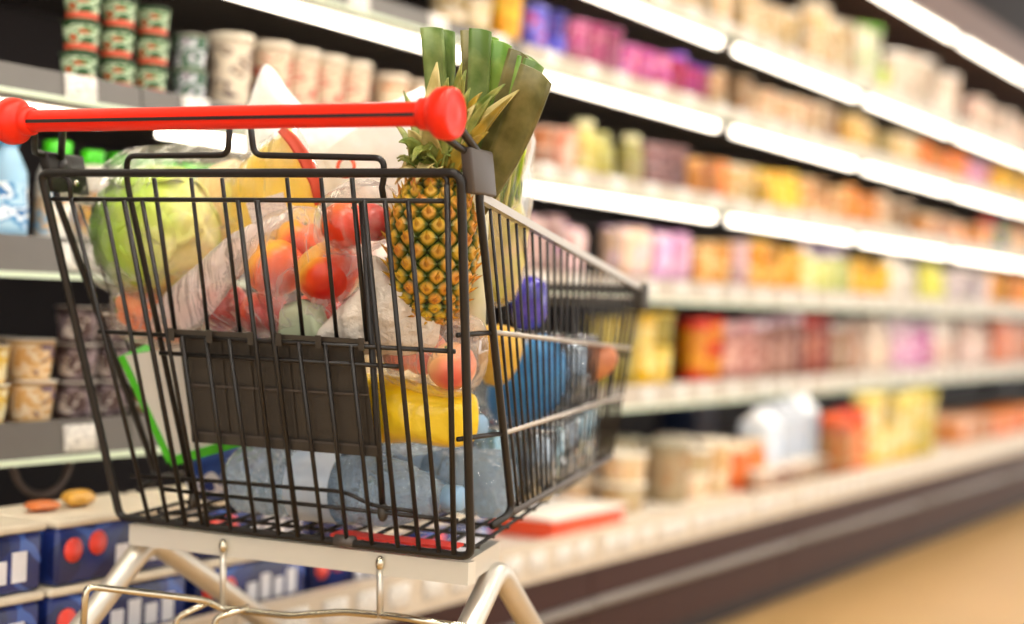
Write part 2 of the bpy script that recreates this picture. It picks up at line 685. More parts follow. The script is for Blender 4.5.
def proto(kind, wd, h, cols, dp=None):
    """parts [(name, mesh)] of one product, built once; cols = (body, lid, print colours...)"""
    key = (kind, round(wd, 3), round(h, 3), cols, dp)
    if key in PROTO:
        return PROTO[key]
    body, lid = cols[0], cols[1]
    prt = cols[2:] or (body, '#ffffff')
    bm_ = pm('plastic_' + body, body, 0.35, var=0.08)
    lm_ = pm('plastic_' + lid, lid, 0.3, var=0.06)
    pr_ = print_mat(tuple(prt), 38 if h < 0.1 else 26, 0.4, len(PROTO) * 0.37, (1, 1, 1.6))
    r = wd / 2
    out = []
    if kind == 'tub':
        out.append(('tub_body', MB().lathe([(r * .78, 0), (r * .80, .003), (r * .93, h * .9), (r * .93, h * .92)], 18).mesh('tub_body', bm_)))
        out.append(('label', MB().lathe([(r * .835, h * .18), (r * .925, h * .82)], 18, cap=False).mesh('label', pr_)))
        out.append(('lid', MB().lathe([(r * .97, h * .9), (r, h * .905), (r, h * .985), (r * .95, h), (r * .85, h), (r * .82, h * .985)], 18).mesh('lid', lm_)))
    elif kind == 'cup':
        out.append(('cup_body', MB().lathe([(r * .72, 0), (r * .74, .002), (r * .92, h * .93), (r * .98, h * .94), (r * .98, h * .97)], 16).mesh('cup_body', bm_)))
        out.append(('label', MB().lathe([(r * .765, h * .1), (r * .918, h * .86)], 16, cap=False).mesh('label', pr_)))
        out.append(('foil_lid', MB().lathe([(r, h * .965), (r, h * .985), (r * .9, h), (r * .6, h * .995)], 16).mesh('foil_lid', lm_)))
        if cols[-1] == '#d8553a':
            out.append(('bottom_band', MB().lathe([(r * .772, h * .1), (r * .805, h * .28)], 16, cap=False).mesh('bottom_band', pm('band_' + cols[5], cols[5], .4))))
            out[-1][1].transform(Matrix.Scale(1.012, 4, (1, 0, 0)) @ Matrix.Scale(1.012, 4, (0, 1, 0)))
    elif kind == 'jar':
        out.append(('jar_body', MB().lathe([(r * .9, 0), (r, h * .04), (r, h * .74), (r * .88, h * .8), (r * .8, h * .83), (r * .8, h * .86)], 18).mesh('jar_body', bm_)))
        out.append(('label', MB().lathe([(r * 1.012, h * .14), (r * 1.012, h * .66)], 18, cap=False).mesh('label', pr_)))
        out.append(('lid', MB().lathe([(r * .84, h * .85), (r * .86, h * .86), (r * .86, h * .98), (r * .8, h)], 18).mesh('lid', lm_)))
    elif kind == 'bottle':
        out.append(('bottle_body', MB().lathe([(r * .86, 0), (r * .97, h * .03), (r, h * .1), (r, h * .3), (r * .93, h * .4), (r * .96, h * .52), (r * .9, h * .64), (r * .58, h * .78), (r * .42, h * .84), (r * .42, h * .88)], 18).mesh('bottle_body', bm_)))
        out.append(('label', MB().lathe([(r * 1.015, h * .1), (r * 1.015, h * .3), (r * .945, h * .4), (r * .975, h * .52)], 18, cap=False).mesh('label', pr_)))
        out.append(('cap', MB().lathe([(r * .48, h * .86), (r * .5, h * .87), (r * .5, h * .985), (r * .45, h)], 16).mesh('cap', lm_)))
    elif kind == 'wide_bottle':
        out.append(('bottle_body', MB().lathe([(r * .86, 0), (r * .97, h * .03), (r, h * .1), (r, h * .55), (r * .95, h * .66), (r * .72, h * .78), (r * .62, h * .83), (r * .62, h * .87)], 18).mesh('bottle_body', bm_)))
        out.append(('label', MB().lathe([(r * 1.015, h * .08), (r * 1.015, h * .55)], 18, cap=False).mesh('label', pr_)))
        out.append(('cap', MB().lathe([(r * .68, h * .85), (r * .70, h * .86), (r * .70, h * .985), (r * .64, h)], 18).mesh('cap', lm_)))
    elif kind == 'carton':
        d = dp or wd
        out.append(('carton_body', bev_box((-r, -d / 2, 0), (r, d / 2, h * .8), .004).mesh('carton_body', bm_)))
        vs = [(-r, -d / 2, h * .8), (r, -d / 2, h * .8), (r, d / 2, h * .8), (-r, d / 2, h * .8), (-r, 0, h * .95), (r, 0, h * .95), (-r, 0, h), (r, 0, h), ]
        vs = [(-r, -d / 2, h * .8), (r, -d / 2, h * .8), (r, d / 2, h * .8), (-r, d / 2, h * .8), (-r, -.004, h * .94), (r, -.004, h * .94), (r, .004, h * .94), (-r, .004, h * .94),
              (-r, -.004, h), (r, -.004, h), (r, .004, h), (-r, .004, h)]
        out.append(('gable_top', MB().add(vs, [(0, 1, 5, 4), (2, 3, 7, 6), (1, 2, 6, 5), (3, 0, 4, 7), (4, 5, 9, 8), (6, 7, 11, 10), (8, 9, 10, 11), (5, 6, 10, 9), (7, 4, 8, 11)], False).mesh('gable_top', lm_)))
        out.append(('printed_front', MB().box((-r * .88, -d / 2 - .0012, h * .1), (r * .88, -d / 2, h * .72)).mesh('printed_front', pr_)))
    elif kind == 'box':
        d = dp or wd
        out.append(('box_body', bev_box((-r, -d / 2, 0), (r, d / 2, h), .003).mesh('box_body', bm_)))
        out.append(('printed_front', MB().box((-r * .9, -d / 2 - .0012, h * .12), (r * .9, -d / 2, h * .86)).mesh('printed_front', pr_)))
        out.append(('lid_flap', MB().box((-r * .97, -d * .48, h), (r * .97, d * .48, h + .002)).mesh('lid_flap', lm_)))
    elif kind == 'pouch':
        o = [(-r, 0), (-r * .3, -.002), (r * .3, -.002), (r, 0), (r * .96, h * .3), (r * .96, h * .7), (r, h), (r * .3, h * .99), (-r * .3, h * .99), (-r, h), (-r * .96, h * .7), (-r * .96, h * .3)]
        o = [(a, b - h / 2) for a, b in o]
        out.append(('pouch_body', inflate(o, min(.03, r * .6), Vector((1, 0, 0)), Vector((0, 0, 1)), Vector((0, -1, 0)), Vector((0, 0, h / 2)), rings=5, wr=.003, up=2).mesh('pouch_body', print_mat((body,) + tuple(prt), 16, .25, len(PROTO) * .31))))
        out.append(('top_seal', MB().box((-r * .98, -.002, h * .955), (r * .98, .002, h)).mesh('top_seal', lm_)))
    elif kind == 'tray':
        d = dp or wd * .7
        out.append(('tray_body', bev_box((-r * .96, -d / 2 * .96, 0), (r * .96, d / 2 * .96, h * .85), .006).mesh('tray_body', bm_)))
        out.append(('film_lid', bev_box((-r, -d / 2, h * .85), (r, d / 2, h), .003).mesh('film_lid', lm_)))
        out.append(('label', MB().box((-r * .6, -d / 2 * .96 - .001, h * .15), (r * .6, -d / 2 * .96, h * .75)).mesh('label', pr_)))
    PROTO[key] = out
    return out


CAT = {'tub': 'tub', 'cup': 'cup', 'jar': 'jar', 'bottle': 'bottle', 'wide_bottle': 'bottle', 'carton': 'carton', 'box': 'box', 'pouch': 'pouch', 'tray': 'tray'}
ONAME = {'tub': 'dairy_tub', 'cup': 'yogurt_cup', 'jar': 'glass_jar', 'bottle': 'drink_bottle', 'wide_bottle': 'drink_bottle', 'carton': 'gable_carton', 'box': 'food_box', 'pouch': 'food_pouch', 'tray': 'food_tray'}
USED = {}


def shade(c, i):
    """print and dye differ a little from one product to the next"""
    import colorsys
    r_, g_, b_ = (int(c[k:k + 2], 16) / 255 for k in (1, 3, 5))
    h_, s_, v_ = colorsys.rgb_to_hsv(r_, g_, b_)
    ds, dv, dh = ((1.3, .90, 0), (1.45, .78, .008), (1.15, .97, -.01), (1.5, .66, .0))[i]
    r_, g_, b_ = colorsys.hsv_to_rgb((h_ + dh) % 1, min(1, s_ * ds + .03 * (s_ > .02)), min(1, v_ * dv))
    return '#%02x%02x%02x' % (int(r_ * 255), int(g_ * 255), int(b_ * 255))




def put(kind, wd, h, cols, s, q, z, label, group=None, rz=0.0, dp=None):
    parts = proto(kind, wd, h, cols, dp)
    e = bpy.data.objects.new(ONAME[kind], None)
    COL.objects.link(e)
    e.empty_display_size = 0.03
    e.location = shelf_pt(s, q, z)
    e.rotation_euler = (0, 0, SHELF_ANG + rz)
    for (n, me) in parts:
        link(n, me, e)
    tag(e, label, CAT[kind], group)
    return e


def run(shelf, x0, x1, kind, wd, h, cols, desc, tiers=1, rows=1, dp=None, gap=0.012, q0=0.035, jit=0.12):
    """a run of like products on a shelf between two photo columns"""
    z = SURF[shelf] + 0.0005
    lipq = QL if shelf != 'deck' else 0.0
    qf = lipq + q0
    ymid = {'A': 60, 'B': 120, 'C': 180, 'D': 260, 'E': 340, 'deck': 440}[shelf]
    dpt = dp or wd
    sa, _ = shelf_px(x0, ymid, qf + dpt / 2)
    sb, _ = shelf_px(x1, ymid, qf + dpt / 2)
    n = max(1, int(round((sb - sa) / (wd + gap))))
    step = (sb - sa) / n
    wd_ = min(wd, step - 0.003)
    if wd_ < wd * 0.999:
        wd = wd_
    key = (shelf, desc)
    USED[key] = USED.get(key, 0) + 1
    grp = '%s on the %s' % (desc, NAME[shelf])
    hv = h
    for rw in range(rows):
        for i in range(n):
            h = hv if x0 < 430 else hv * (1, .93, 1.04, .97, .88)[(i * 7 + len(desc)) % 5]
            nt0 = tiers
            if x0 >= 430 and n > 3 and tiers == 1 and (i * 5 + len(desc)) % 9 == 0:
                continue                                 # a gap where one was sold
            if x0 >= 430 and kind == 'tub' and tiers == 1 and (i + len(desc)) % 3 == 1:
                nt0, h = 2, h * .49
            for t in range(nt0):
                tb = ''
                if nt0 > 1:
                    tb = ', ' + (('bottom', 'top') if nt0 == 2 else ('bottom', 'middle', 'top'))[t] + ' layer'
                rb = ', back row' if rw else ''
                lab = '%s on %s, %s' % (desc, NAME[shelf].replace(' from the top', '').replace('shelf', 'shelf'), (ordn[i] + ' of its run') if n > 1 else 'alone of its kind') + tb + rb
                vi = (0, 2, 1, 0, 2, 3, 1)[(i * 3 + rw + t + len(desc)) % 7]
                cv = (tuple(shade(c, 0) for c in cols) if shelf == 'C' and kind == 'tub' else cols) if x0 < 430 else tuple(shade(c, vi) if q != 1 or i % 3 else c for q, c in enumerate(cols))
                put(kind, wd, h, cv, sa + (i + .5) * step + random.uniform(-.002, .002), qf + dpt / 2 + rw * (dpt + .012) + random.uniform(0, .006),
                    z + t * (h + 0.0005), lab, grp, random.uniform(-jit, jit) if kind in ('tub', 'cup', 'jar', 'bottle', 'wide_bottle') else random.uniform(-.03, .03), dp)


# --- near end, left of the frame: third shelf
run('C', 58, 164, 'cup', .062, .048, ('#2f5a2c', '#5f6a60', '#1f5220', '#c4d6b2', '#2c6a2a', '#d8553a'), 'green yogurt cup with red band', tiers=3, q0=.03)
run('C', 168, 206, 'cup', .064, .058, ('#3f6a48', '#d9d2c4', '#2d5a3a', '#e8e6ee', '#39604a', '#cdb8c8'), 'green white yogurt cup', tiers=2, q0=.03)
run('C', 205, 252, 'tub', .082, .136, ('#efe3d2', '#f2eadc', '#efe3d2', '#efe3d2', '#5b4a4a', '#e9d9c4'), 'tall cream tub with dark lettering', q0=.03)
run('C', 254, 362, 'tub', .078, .138, ('#ecdcc8', '#efe6d8', '#ead8c2', '#ecdcc8', '#d6604a', '#efe0cc'), 'cream tub with red fruit print', q0=.03)
run('C', 372, 432, 'tub', .08, .132, ('#f0e0c8', '#f2e6d6', '#f0e0c8', '#f0dcc0', '#e08a4a', '#f0e4d0'), 'short cream tub with orange print', q0=.03)
run('C', 434, 525, 'tub', .08, .12, ('#ecd6c0', '#f0e2d0', '#e8c8a8', '#ecd6c0', '#c06a4a'), 'peach coloured tub behind the leeks', q0=.03)
# fourth shelf, near end
run('D', -22, 32, 'bottle', .062, .16, ('#93bcd8', '#5fa0c8', '#a8cbe0', '#4a8cc0', '#e8f0f4', '#2f6fa8'), 'pale blue dairy drink bottle with blue label', q0=.04)
run('D', 34, 76, 'wide_bottle', .062, .155, ('#e8e4de', '#49c81e', '#e8e0d4', '#d9b890', '#8fb4d0', '#efb030'), 'white dairy bottle with green cap and blue label', q0=.04)
run('D', 78, 262, 'wide_bottle', .054, .146, ('#e6dccd', '#4ccf1c', '#b5562e', '#efb428', '#e6dccd', '#8c3a24'), 'cream dairy bottle with green cap and orange label', q0=.03, gap=.004)
run('D', 264, 520, 'wide_bottle', .066, .13, ('#ead8cc', '#e8a0b8', '#e8c0b0', '#ead8cc', '#c87a6a'), 'pink capped dairy bottle behind the cart', q0=.03)
# lowest shelf, near end
run('E', -30, 8, 'cup', .078, .058, ('#e8c46a', '#e0d8c8', '#e0b848', '#f0e0b0', '#d8502e'), 'yellow pudding cup with foil lid', tiers=2, q0=.035)
run('E', 8, 58, 'cup', .08, .062, ('#d8b27a', '#ddd6ca', '#d8a868', '#ead8b8', '#d8a868', '#6a5a78'), 'caramel pudding cup', tiers=2, rows=2, q0=.035)
run('E', 60, 130, 'cup', .078, .058, ('#4a3a38', '#cfc6bd', '#3a2c30', '#8a7a80', '#55403c', '#c8bcb4'), 'chocolate pudding cup with pale lid', tiers=3, q0=.03)
run('E', 132, 250, 'cup', .08, .06, ('#7a5a48', '#d8cec2', '#684838', '#b89a80', '#4a3430'), 'brown pudding cup behind the cart', tiers=2, q0=.035)
run('E', 252, 470, 'tub', .09, .10, ('#e8d2a8', '#eadcc8', '#e0c080', '#f0e0c0', '#c88040'), 'tan tub behind the cart', q0=.035)
run('E', 472, 590, 'tub', .09, .12, ('#efd890', '#f0e6c8', '#efd070', '#f4e8c0'), 'pale yellow tub beyond the cart', q0=.035)

# --- top shelf (between canopy and upper tubes)
run('A', 560, 690, 'tub', .1, .13, ('#d8b888', '#ece0cc', '#c89a5a', '#e8d8b8', '#a87a48'), 'tan tub high above the cart', q0=.03)
run('A', 692, 790, 'tub', .095, .14, ('#e6cda0', '#efe4d2', '#e0b878', '#f0e2c8', '#b8844a'), 'beige tub with brown label', q0=.03)
run('A', 792, 850, 'jar', .085, .20, ('#dfc298', '#e8dcc8', '#cf9a58', '#efe0c6', '#8a6a44'), 'brown lettered jar', q0=.03)
run('A', 852, 872, 'tub', .10, .23, ('#f2ebdd', '#8fd81a', '#f2ebdd', '#e8ecd0'), 'white tub with bright green lid', q0=.03)
run('A', 874, 884, 'tub', .09, .10, ('#bcd82a', '#b4d820', '#bcd82a', '#dbe88a'), 'lime green tub', q0=.02)
run('A', 886, 960, 'tub', .098, .20, ('#f0e4d6', '#f6efe6', '#f0e4d6', '#eadaca', '#d8b89a'), 'tall white tub', q0=.03)
run('A', 962, 1040, 'tub', .10, .15, ('#ecd2c0', '#f0e6da', '#e0b0a0', '#f0e0d0', '#9ab8a8'), 'pink and white tub', q0=.03)

# --- second shelf
run('B', 430, 486, 'tub', .08, .08, ('#e8d8bc', '#ece0cc', '#e0c890', '#f0e4cc'), 'cream tub above the leeks', q0=.03)
run('B', 488, 516, 'tub', .085, .12, ('#f0b428', '#f2c040', '#f0a818', '#f6d060'), 'golden yellow tub', q0=.03)
run('B', 518, 560, 'tub', .075, .11, ('#6a5ac8', '#7a78d8', '#5a48b8', '#9a90e0', '#c85a78'), 'violet blue tub', q0=.03)
run('B', 562, 612, 'tub', .08, .115, ('#c8589a', '#d880b0', '#c04a90', '#e0a0b8', '#b84a68'), 'rose pink tub', q0=.03)
run('B', 614, 664, 'tub', .08, .10, ('#c84a98', '#d87ab8', '#c03a88', '#e8a0b0', '#a85ac8'), 'magenta tub', q0=.03)
run('B', 666, 702, 'tub', .08, .11, ('#c83a90', '#8a5ae0', '#d04a98', '#b84a70', '#e08ab0'), 'magenta tub with violet lid', q0=.03)
run('B', 704, 768, 'tub', .085, .11, ('#d8b48c', '#e6d0b4', '#c89a68', '#e8d4b8', '#a87858'), 'tan brown tub', q0=.03)
run('B', 770, 830, 'tub', .09, .115, ('#e4c4a0', '#eedcc4', '#d0a880', '#f0dcc4', '#b88a90'), 'sand beige tub', q0=.03)
run('B', 832, 868, 'jar', .085, .12, ('#dcb878', '#e8d4a8', '#d8a850', '#e8d4a8'), 'honey coloured jar', q0=.03)
run('B', 870, 912, 'tub', .09, .11, ('#d8c498', '#e4d8b8', '#ccb070', '#e8dcbc'), 'khaki tub', q0=.03)
run('B', 914, 962, 'tub', .09, .11, ('#e8842a', '#f0a048', '#e87818', '#f0a850', '#d05a20'), 'orange tub', q0=.03)
run('B', 964, 984, 'tub', .09, .11, ('#d8a0b8', '#e4bcd0', '#d890b0', '#ecd0dc'), 'lilac pink tub', q0=.03)
run('B', 986, 1040, 'tub', .09, .115, ('#e8b020', '#efc040', '#e8a810', '#f0d060', '#c88a18'), 'mustard yellow tub', q0=.03)

# --- third shelf, far part
run('C', 527, 572, 'tub', .08, .11, ('#e8b498', '#efc8b0', '#e0a080', '#f0cdb8'), 'salmon coloured tub', q0=.03)
run('C', 574, 636, 'wide_bottle', .075, .13, ('#d8cf8c', '#e6e2b0', '#c8b858', '#e4deb0', '#e0b070'), 'pale olive bottle', q0=.03)
run('C', 638, 680, 'tub', .08, .058, ('#6a5658', '#c8a8a8', '#584448', '#c09a98', '#8a7074'), 'grey pink tub', tiers=2, q0=.03)
run('C', 682, 722, 'jar', .08, .115, ('#d88a2c', '#e0a860', '#d07818', '#e0a858'), 'amber jar', q0=.03)
run('C', 724, 750, 'tub', .08, .125, ('#efd6a8', '#f2e2c4', '#e8c080', '#f2e2c4'), 'cream tub with tan print', q0=.03)
run('C', 752, 794, 'wide_bottle', .08, .125, ('#f0c020', '#f4d050', '#f0b810', '#f6da60'), 'sunny yellow bottle', q0=.03)
run('C', 796, 840, 'tub', .09, .12, ('#dcb078', '#e8c898', '#d8a058', '#ead0a8', '#b87838'), 'caramel tan tub', q0=.03)
run('C', 842, 872, 'jar', .09, .125, ('#ea8a20', '#f0a040', '#ea8010', '#f2b060'), 'bright orange jar', q0=.03)
run('C', 874, 906, 'tub', .09, .12, ('#dcc0a0', '#e8d4bc', '#c8a078', '#ead8c0', '#9a6a50'), 'greyish beige tub', q0=.03)
run('C', 908, 976, 'tray', .18, .09, ('#e8a04a', '#f4d9ae', '#e89030', '#f0c888'), 'orange tray with pale film top', dp=.15, q0=.03)
run('C', 983, 992, 'jar', .085, .125, ('#c83a22', '#d05030', '#c83a22', '#8ab030'), 'red jar', q0=.03)
run('C', 993, 1004, 'jar', .085, .12, ('#8ab038', '#4a5a98', '#7aa830', '#4a5a98'), 'green and blue jar', q0=.03)
run('C', 1005, 1040, 'tub', .09, .12, ('#e8c8a8', '#e88a40', '#e0b888', '#f0dcc4'), 'beige tub with orange lid', q0=.03)

# --- fourth shelf, far part
run('D', 522, 600, 'pouch', .09, .135, ('#ecd2d0', '#e8c4e0', '#e8c8c0', '#f0dcd8', '#d8a8c8'), 'pale pink pouch with lilac top', q0=.05, dp=.05)
run('D', 602, 648, 'pouch', .09, .14, ('#eed0b4', '#d8b8e8', '#ecd0bc', '#f0e0d8', '#e0b0d0'), 'peach pouch with lilac top', q0=.05, dp=.05)
run('D', 650, 690, 'pouch', .09, .145, ('#ecc8dc', '#d8a8e0', '#e4b8d8', '#f0dce4'), 'lilac pouch', q0=.05, dp=.05)
run('D', 692, 726, 'tub', .09, .13, ('#efb860', '#f0cc90', '#eca840', '#f4d8a0'), 'apricot tub', q0=.03)
run('D', 728, 744, 'tub', .09, .14, ('#ecc8cc', '#f0d8dc', '#e8b8c0', '#f4e4e4'), 'pale rose tub', q0=.03)
run('D', 746, 796, 'tub', .095, .14, ('#f0b430', '#f4c860', '#eea820', '#f6d888'), 'warm yellow tub', q0=.03)
run('D', 798, 846, 'bottle', .08, .15, ('#d8d8a0', '#dcccec', '#c8c878', '#e8e8c4'), 'pale green bottle with lilac cap', q0=.03)
run('D', 848, 884, 'tub', .09, .125, ('#f0b818', '#f4cc48', '#f0b010', '#f8d860'), 'yolk yellow tub', q0=.03)
run('D', 886, 910, 'wide_bottle', .085, .15, ('#f4efe8', '#f6f2ee', '#f4efe8', '#e8dcd0'), 'white milk bottle', q0=.03)
run('D', 912, 940, 'wide_bottle', .085, .14, ('#dcd870', '#e8e49a', '#d4d050', '#ecea98'), 'lime yellow bottle', q0=.03)
run('D', 942, 984, 'tub', .09, .14, ('#dccfc8', '#e8e0dc', '#c4bcc4', '#ece4de'), 'grey white tub', q0=.03)
run('D', 986, 1040, 'tub', .09, .135, ('#e8983a', '#f0b458', '#e89028', '#f4c878', '#d87a28'), 'orange yellow tub', q0=.03)

# --- lowest shelf, far part
run('E', 592, 682, 'tub', .095, 0.189, ('#f0d030', '#f4de68', '#f0c818', '#f8ec98', '#f4e4b0'), 'lemon yellow tub', q0=.035)
run('E', 684, 716, 'tub', .095, 0.189, ('#e83a20', '#ee4428', '#e8a040', '#f0b030', '#e8502a'), 'bright red topped tub', q0=.035)
run('E', 718, 748, 'jar', .085, 0.189, ('#b88a80', '#e8c0c4', '#a87468', '#dcb8a8'), 'dusty brown jar with pink lid', q0=.03)
run('E', 750, 796, 'jar', .085, 0.200, ('#a87c70', '#e6d0dc', '#98685c', '#d8b4a8'), 'brown jar with white lid', q0=.03)
run('E', 798, 826, 'jar', .08, 0.195, ('#a85a48', '#d84a3a', '#a05040', '#d89a88'), 'brick red jar', q0=.03)
run('E', 828, 852, 'jar', .085, 0.189, ('#c8a488', '#e8dcd4', '#b89070', '#e4d0c0'), 'taupe jar', q0=.03)
run('E', 854, 884, 'wide_bottle', .085, 0.189, ('#f2e2d4', '#f8efe8', '#ecd4c0', '#f6ece4'), 'cream white bottle', q0=.03)
run('E', 886, 904, 'wide_bottle', .09, 0.200, ('#f0d8e4', '#f8f0f8', '#e0a8c8', '#f4e4ec'), 'white bottle with pink print', q0=.03)
run('E', 906, 926, 'wide_bottle', .09, 0.200, ('#e8a8d0', '#f6ecf6', '#d858a8', '#f4d8ec'), 'magenta and white bottle', q0=.03)
run('E', 928, 948, 'wide_bottle', .085, 0.200, ('#f4ece4', '#faf6f2', '#f0e0d4', '#c8a89a'), 'plain white bottle', q0=.03)
run('E', 950, 984, 'wide_bottle', .09, 0.195, ('#f2dcd0', '#f8ece8', '#ecc8c0', '#f8eee8'), 'blush white bottle', q0=.03)
run('E', 986, 1040, 'box', .1, 0.195, ('#c8742a', '#d08838', '#c06820', '#dc9848'), 'rust orange box', q0=.03)

# --- bottom deck, far part
run('deck', 612, 700, 'tub', .13, .15, ('#efdcbc', '#f6efdc', '#ecc8a0', '#f4e4c8', '#e0a890'), 'big cream tub', q0=.10, rows=2)
run('deck', 702, 728, 'tub', .11, .14, ('#ead0a8', '#f2e4cc', '#e0b888', '#f4e4cc'), 'tan and cream tub', q0=.10, rows=2)
run('deck', 730, 757, 'jar', .09, .13, ('#e08a48', '#f0d8b8', '#e07a30', '#f0b070'), 'orange jar with cream lid', q0=.10)
run('deck', 759, 822, 'tub', .085, .07, ('#6a4038', '#ece0d0', '#7a4434', '#d8c4b0', '#4a2c28'), 'dark brown tub with white lid', q0=.008)
run('deck', 755, 806, 'carton', .1, .25, ('#f0f5fb', '#f6f9fd', '#d4e6fa', '#f8fbff', '#f0f5fb'), 'bluish white milk carton', q0=.1, dp=.09)
run('deck', 824, 858, 'jar', .12, .2, ('#e0741a', '#e05a20', '#e8841a', '#f0c898', '#d86818'), 'big amber jar with red lid', q0=.03)
run('deck', 862, 936, 'tub', .11, .235, ('#f0d468', '#f4e490', '#f0c840', '#f6ecc0', '#eadcb8'), 'soft yellow tub', q0=.05)
run('deck', 936, 972, 'tray', .2, .1, ('#e8a878', '#f0bc98', '#d89070', '#f0d0b8'), 'peach tray', dp=.2, q0=.10)
run('deck', 974, 1050, 'tray', .24, .09, ('#e8863a', '#ee9a50', '#e07828', '#f0b070'), 'orange tray', dp=.2, q0=.10)
# navy carton seen between the white lids
sa, _ = shelf_px(706, 415, .42)
put('box', .16, .14, ('#2a3858', '#26344f', '#26344f', '#31456a'), sa, .48, SURF['deck'] + .09, 'navy blue box behind the cream tubs on the bottom deck', None, 0, .12)
put('box', .18, .088, ('#3a3a44', '#44444e', '#3a3a44', '#50505a'), sa, .48, SURF['deck'] + .001, 'dark grey box under the navy blue box on the bottom deck', None, 0, .13)
# white tray with a red edge and a blue pack, just ahead of the cart
sa, _ = shelf_px(566, 520, .10)
put('tray', .34, .05, ('#e8502a', '#f4ece0', '#e8502a', '#f0603a'), sa, .135, SURF['deck'] + .001, 'white lidded tray with orange red side ahead of the cart', None, 0, .2)
sa, _ = shelf_px(543, 488, .33)
put('pouch', .12, .13, ('#3a56b8', '#40488a', '#3450b0', '#d88a70', '#4a68c8'), sa, .36, SURF['deck'] + .008, 'royal blue pouch ahead of the cart on the bottom deck', None, 0, .05)

# --- near end of the deck: shrink-wrapped blue drink packs
blue_m = print_mat(('#16204f', '#1a2a66', '#1d2c6e', '#3a5aa8', '#1a2a66'), 9, .25, 2.2, (1, 1, 1.4))
dot_m = pm('red_dot', '#e8402e', .35)
cream_m = pm('pack_cream', '#e6d8bf', .45, var=.2)
letter_m = pm('pack_white', '#e6e4e8', .4, var=.2, vscale=80)
cup_b = MB().lathe([(.026, 0), (.031, .004), (.034, .085), (.036, .09), (.036, .094)], 16).mesh('cup', blue_m)
cup_l = MB().lathe([(.037, .094), (.038, .096), (.034, .1), (.02, .099)], 16).mesh('cup_lid', cream_m)
pk_body = bev_box((-.135, -.075, 0), (.135, .075, .080), .008).mesh('sleeve', blue_m)
dot = MB().lathe([(.0, -.001), (.017, -.001), (.017, .001), (.0, .001)], 18, Matrix.Rotation(PI / 2, 4, 'X')).mesh('red_spot', dot_m)
tray_top = bev_box((-.138, -.078, .080), (.138, .078, .092), .004).mesh('tray_top', cream_m)
k = 0
for col_, s in enumerate((1.38, 1.67, 1.96, 2.25, 2.54)):
    for tier in range(2):
        for rw in range(2):
            if rw and tier == 0:
                continue
            e = shelf_empty('drink_pack', s + random.uniform(-.01, .01), .11 + rw * .17, SURF['deck'] + tier * .0932 - (0 if tier == 0 else 0) + .0005)
            if rw and tier:
                e.location.z = SURF['deck'] + .0005
            e.rotation_euler = (0, 0, SHELF_ANG + random.uniform(-.04, .04))
            link('sleeve', pk_body, e)
            link('tray_top', tray_top, e)
            for j in range(2):
                link('red_spot', dot, e, (-.108 + j * .045 + random.uniform(-.006, .006), -.0765, .050 + random.uniform(-.006, .006)))
            # block lettering, too blurred to read
            for j in range(4):
                MB().box((-.022 + j * .034, -.0775, .016), (.002 + j * .034, -.0752, .046 + .010 * (j % 2))).obj('lettering', letter_m, e)
            lab = 'blue drink pack with red spots, %s stack from near end, %s' % (ordn[col_], ('back row' if rw else ('bottom of its stack', 'top of its stack')[tier]))
            tag(e, lab, 'drink pack', 'blue drink packs on the deck')
for j, (px, py, c, lab) in enumerate(((72, 493, '#e0a63a', 'small golden yellow bun pack lying on the blue drink packs'), (36, 497, '#e07a3a', 'small orange packet lying on the blue drink packs'))):
    s, z = shelf_px(px, py, .12)
    z = SURF['deck'] + .0932 + .092 + .0008
    o = MB()
    pts = [(-.05, -.02), (-.02, -.032), (.03, -.03), (.05, 0), (.03, .03), (-.02, .032)]
    o = inflate(pts, .018 if j == 0 else .01, Vector((1, 0, 0)), Vector((0, 1, 0)), Vector((0, 0, 1)), Vector((0, 0, .018 if j == 0 else .01)), rings=6, wr=.002)
    ob = o.obj('food_packet', pm('packet' + c, c, .35, var=.3))
    ob.location = shelf_pt(s, .11, z + .002)
    ob.rotation_euler = (0, 0, SHELF_ANG)
    ob.scale = (.62, .62, .62)
    tag(ob, lab, 'packet')
# power cable hanging in a loop under the lowest shelf
pts = []
for i in range(17):
    t = i / 16
    px = 10 + 60 * t
    py = 455 + 40 * math.sin(PI * t) ** .8
    s, z = shelf_px(px, py, .26)
    pts.append(shelf_pt(s, .26 + .01 * math.sin(6 * t), z))
pts = [Vector((pts[0].x, pts[0].y, .5825))] + [p for p in pts if p.z < .575] + [Vector((pts[-1].x, pts[-1].y, .5825))]
c = MB().tube(fillet(pts, .01, 2), .006, 8).obj('cable', pm('cable_grey', '#6b5a52', .5))
tag(c, 'grey cable hanging in a loop below the lowest shelf', 'cable')

# ================================================================== THE SHOPPING CART
black_m = pm('cart_black_wire', '#1e1a17', .4, metal=.1, var=.15, vscale=40)
blackp_m = pm('cart_black_plastic', '#3a342d', .5, var=.12, vscale=30, bump=.05, bscale=300)
greyp_m = pm('cart_grey_plastic', '#4f4742', .45)
greyrail_m = pm('cart_side_rail', '#b0a79c', .32, metal=.4)
silver_m = pm('cart_silver', '#d2ccc0', .36, metal=.7, var=.08)
silver2_m = pm('cart_silver_bar', '#d8d2c4', .4, metal=.3, var=.06)
chrome_m = pm('cart_chrome', '#d9d2bd', .18, metal=1.0)
red_m = pm('handle_red', '#ea2508', .38, var=.05, spec=.35)
rub_m = pm('wheel_rubber', '#3a3836', .7)
cart = bpy.data.objects.new('shopping_cart', None)
COL.objects.link(cart)
cart.location = CO
cart.rotation_euler = (0, 0, CROT)
tag(cart, 'black wire shopping cart with red handle and silver legs, full of groceries', 'shopping cart')


def wire(parent, pts, r=.003, mat=None, name='wire', seg=8):
    return MB().tube(pts, r, seg).obj(name, mat or black_m, parent)


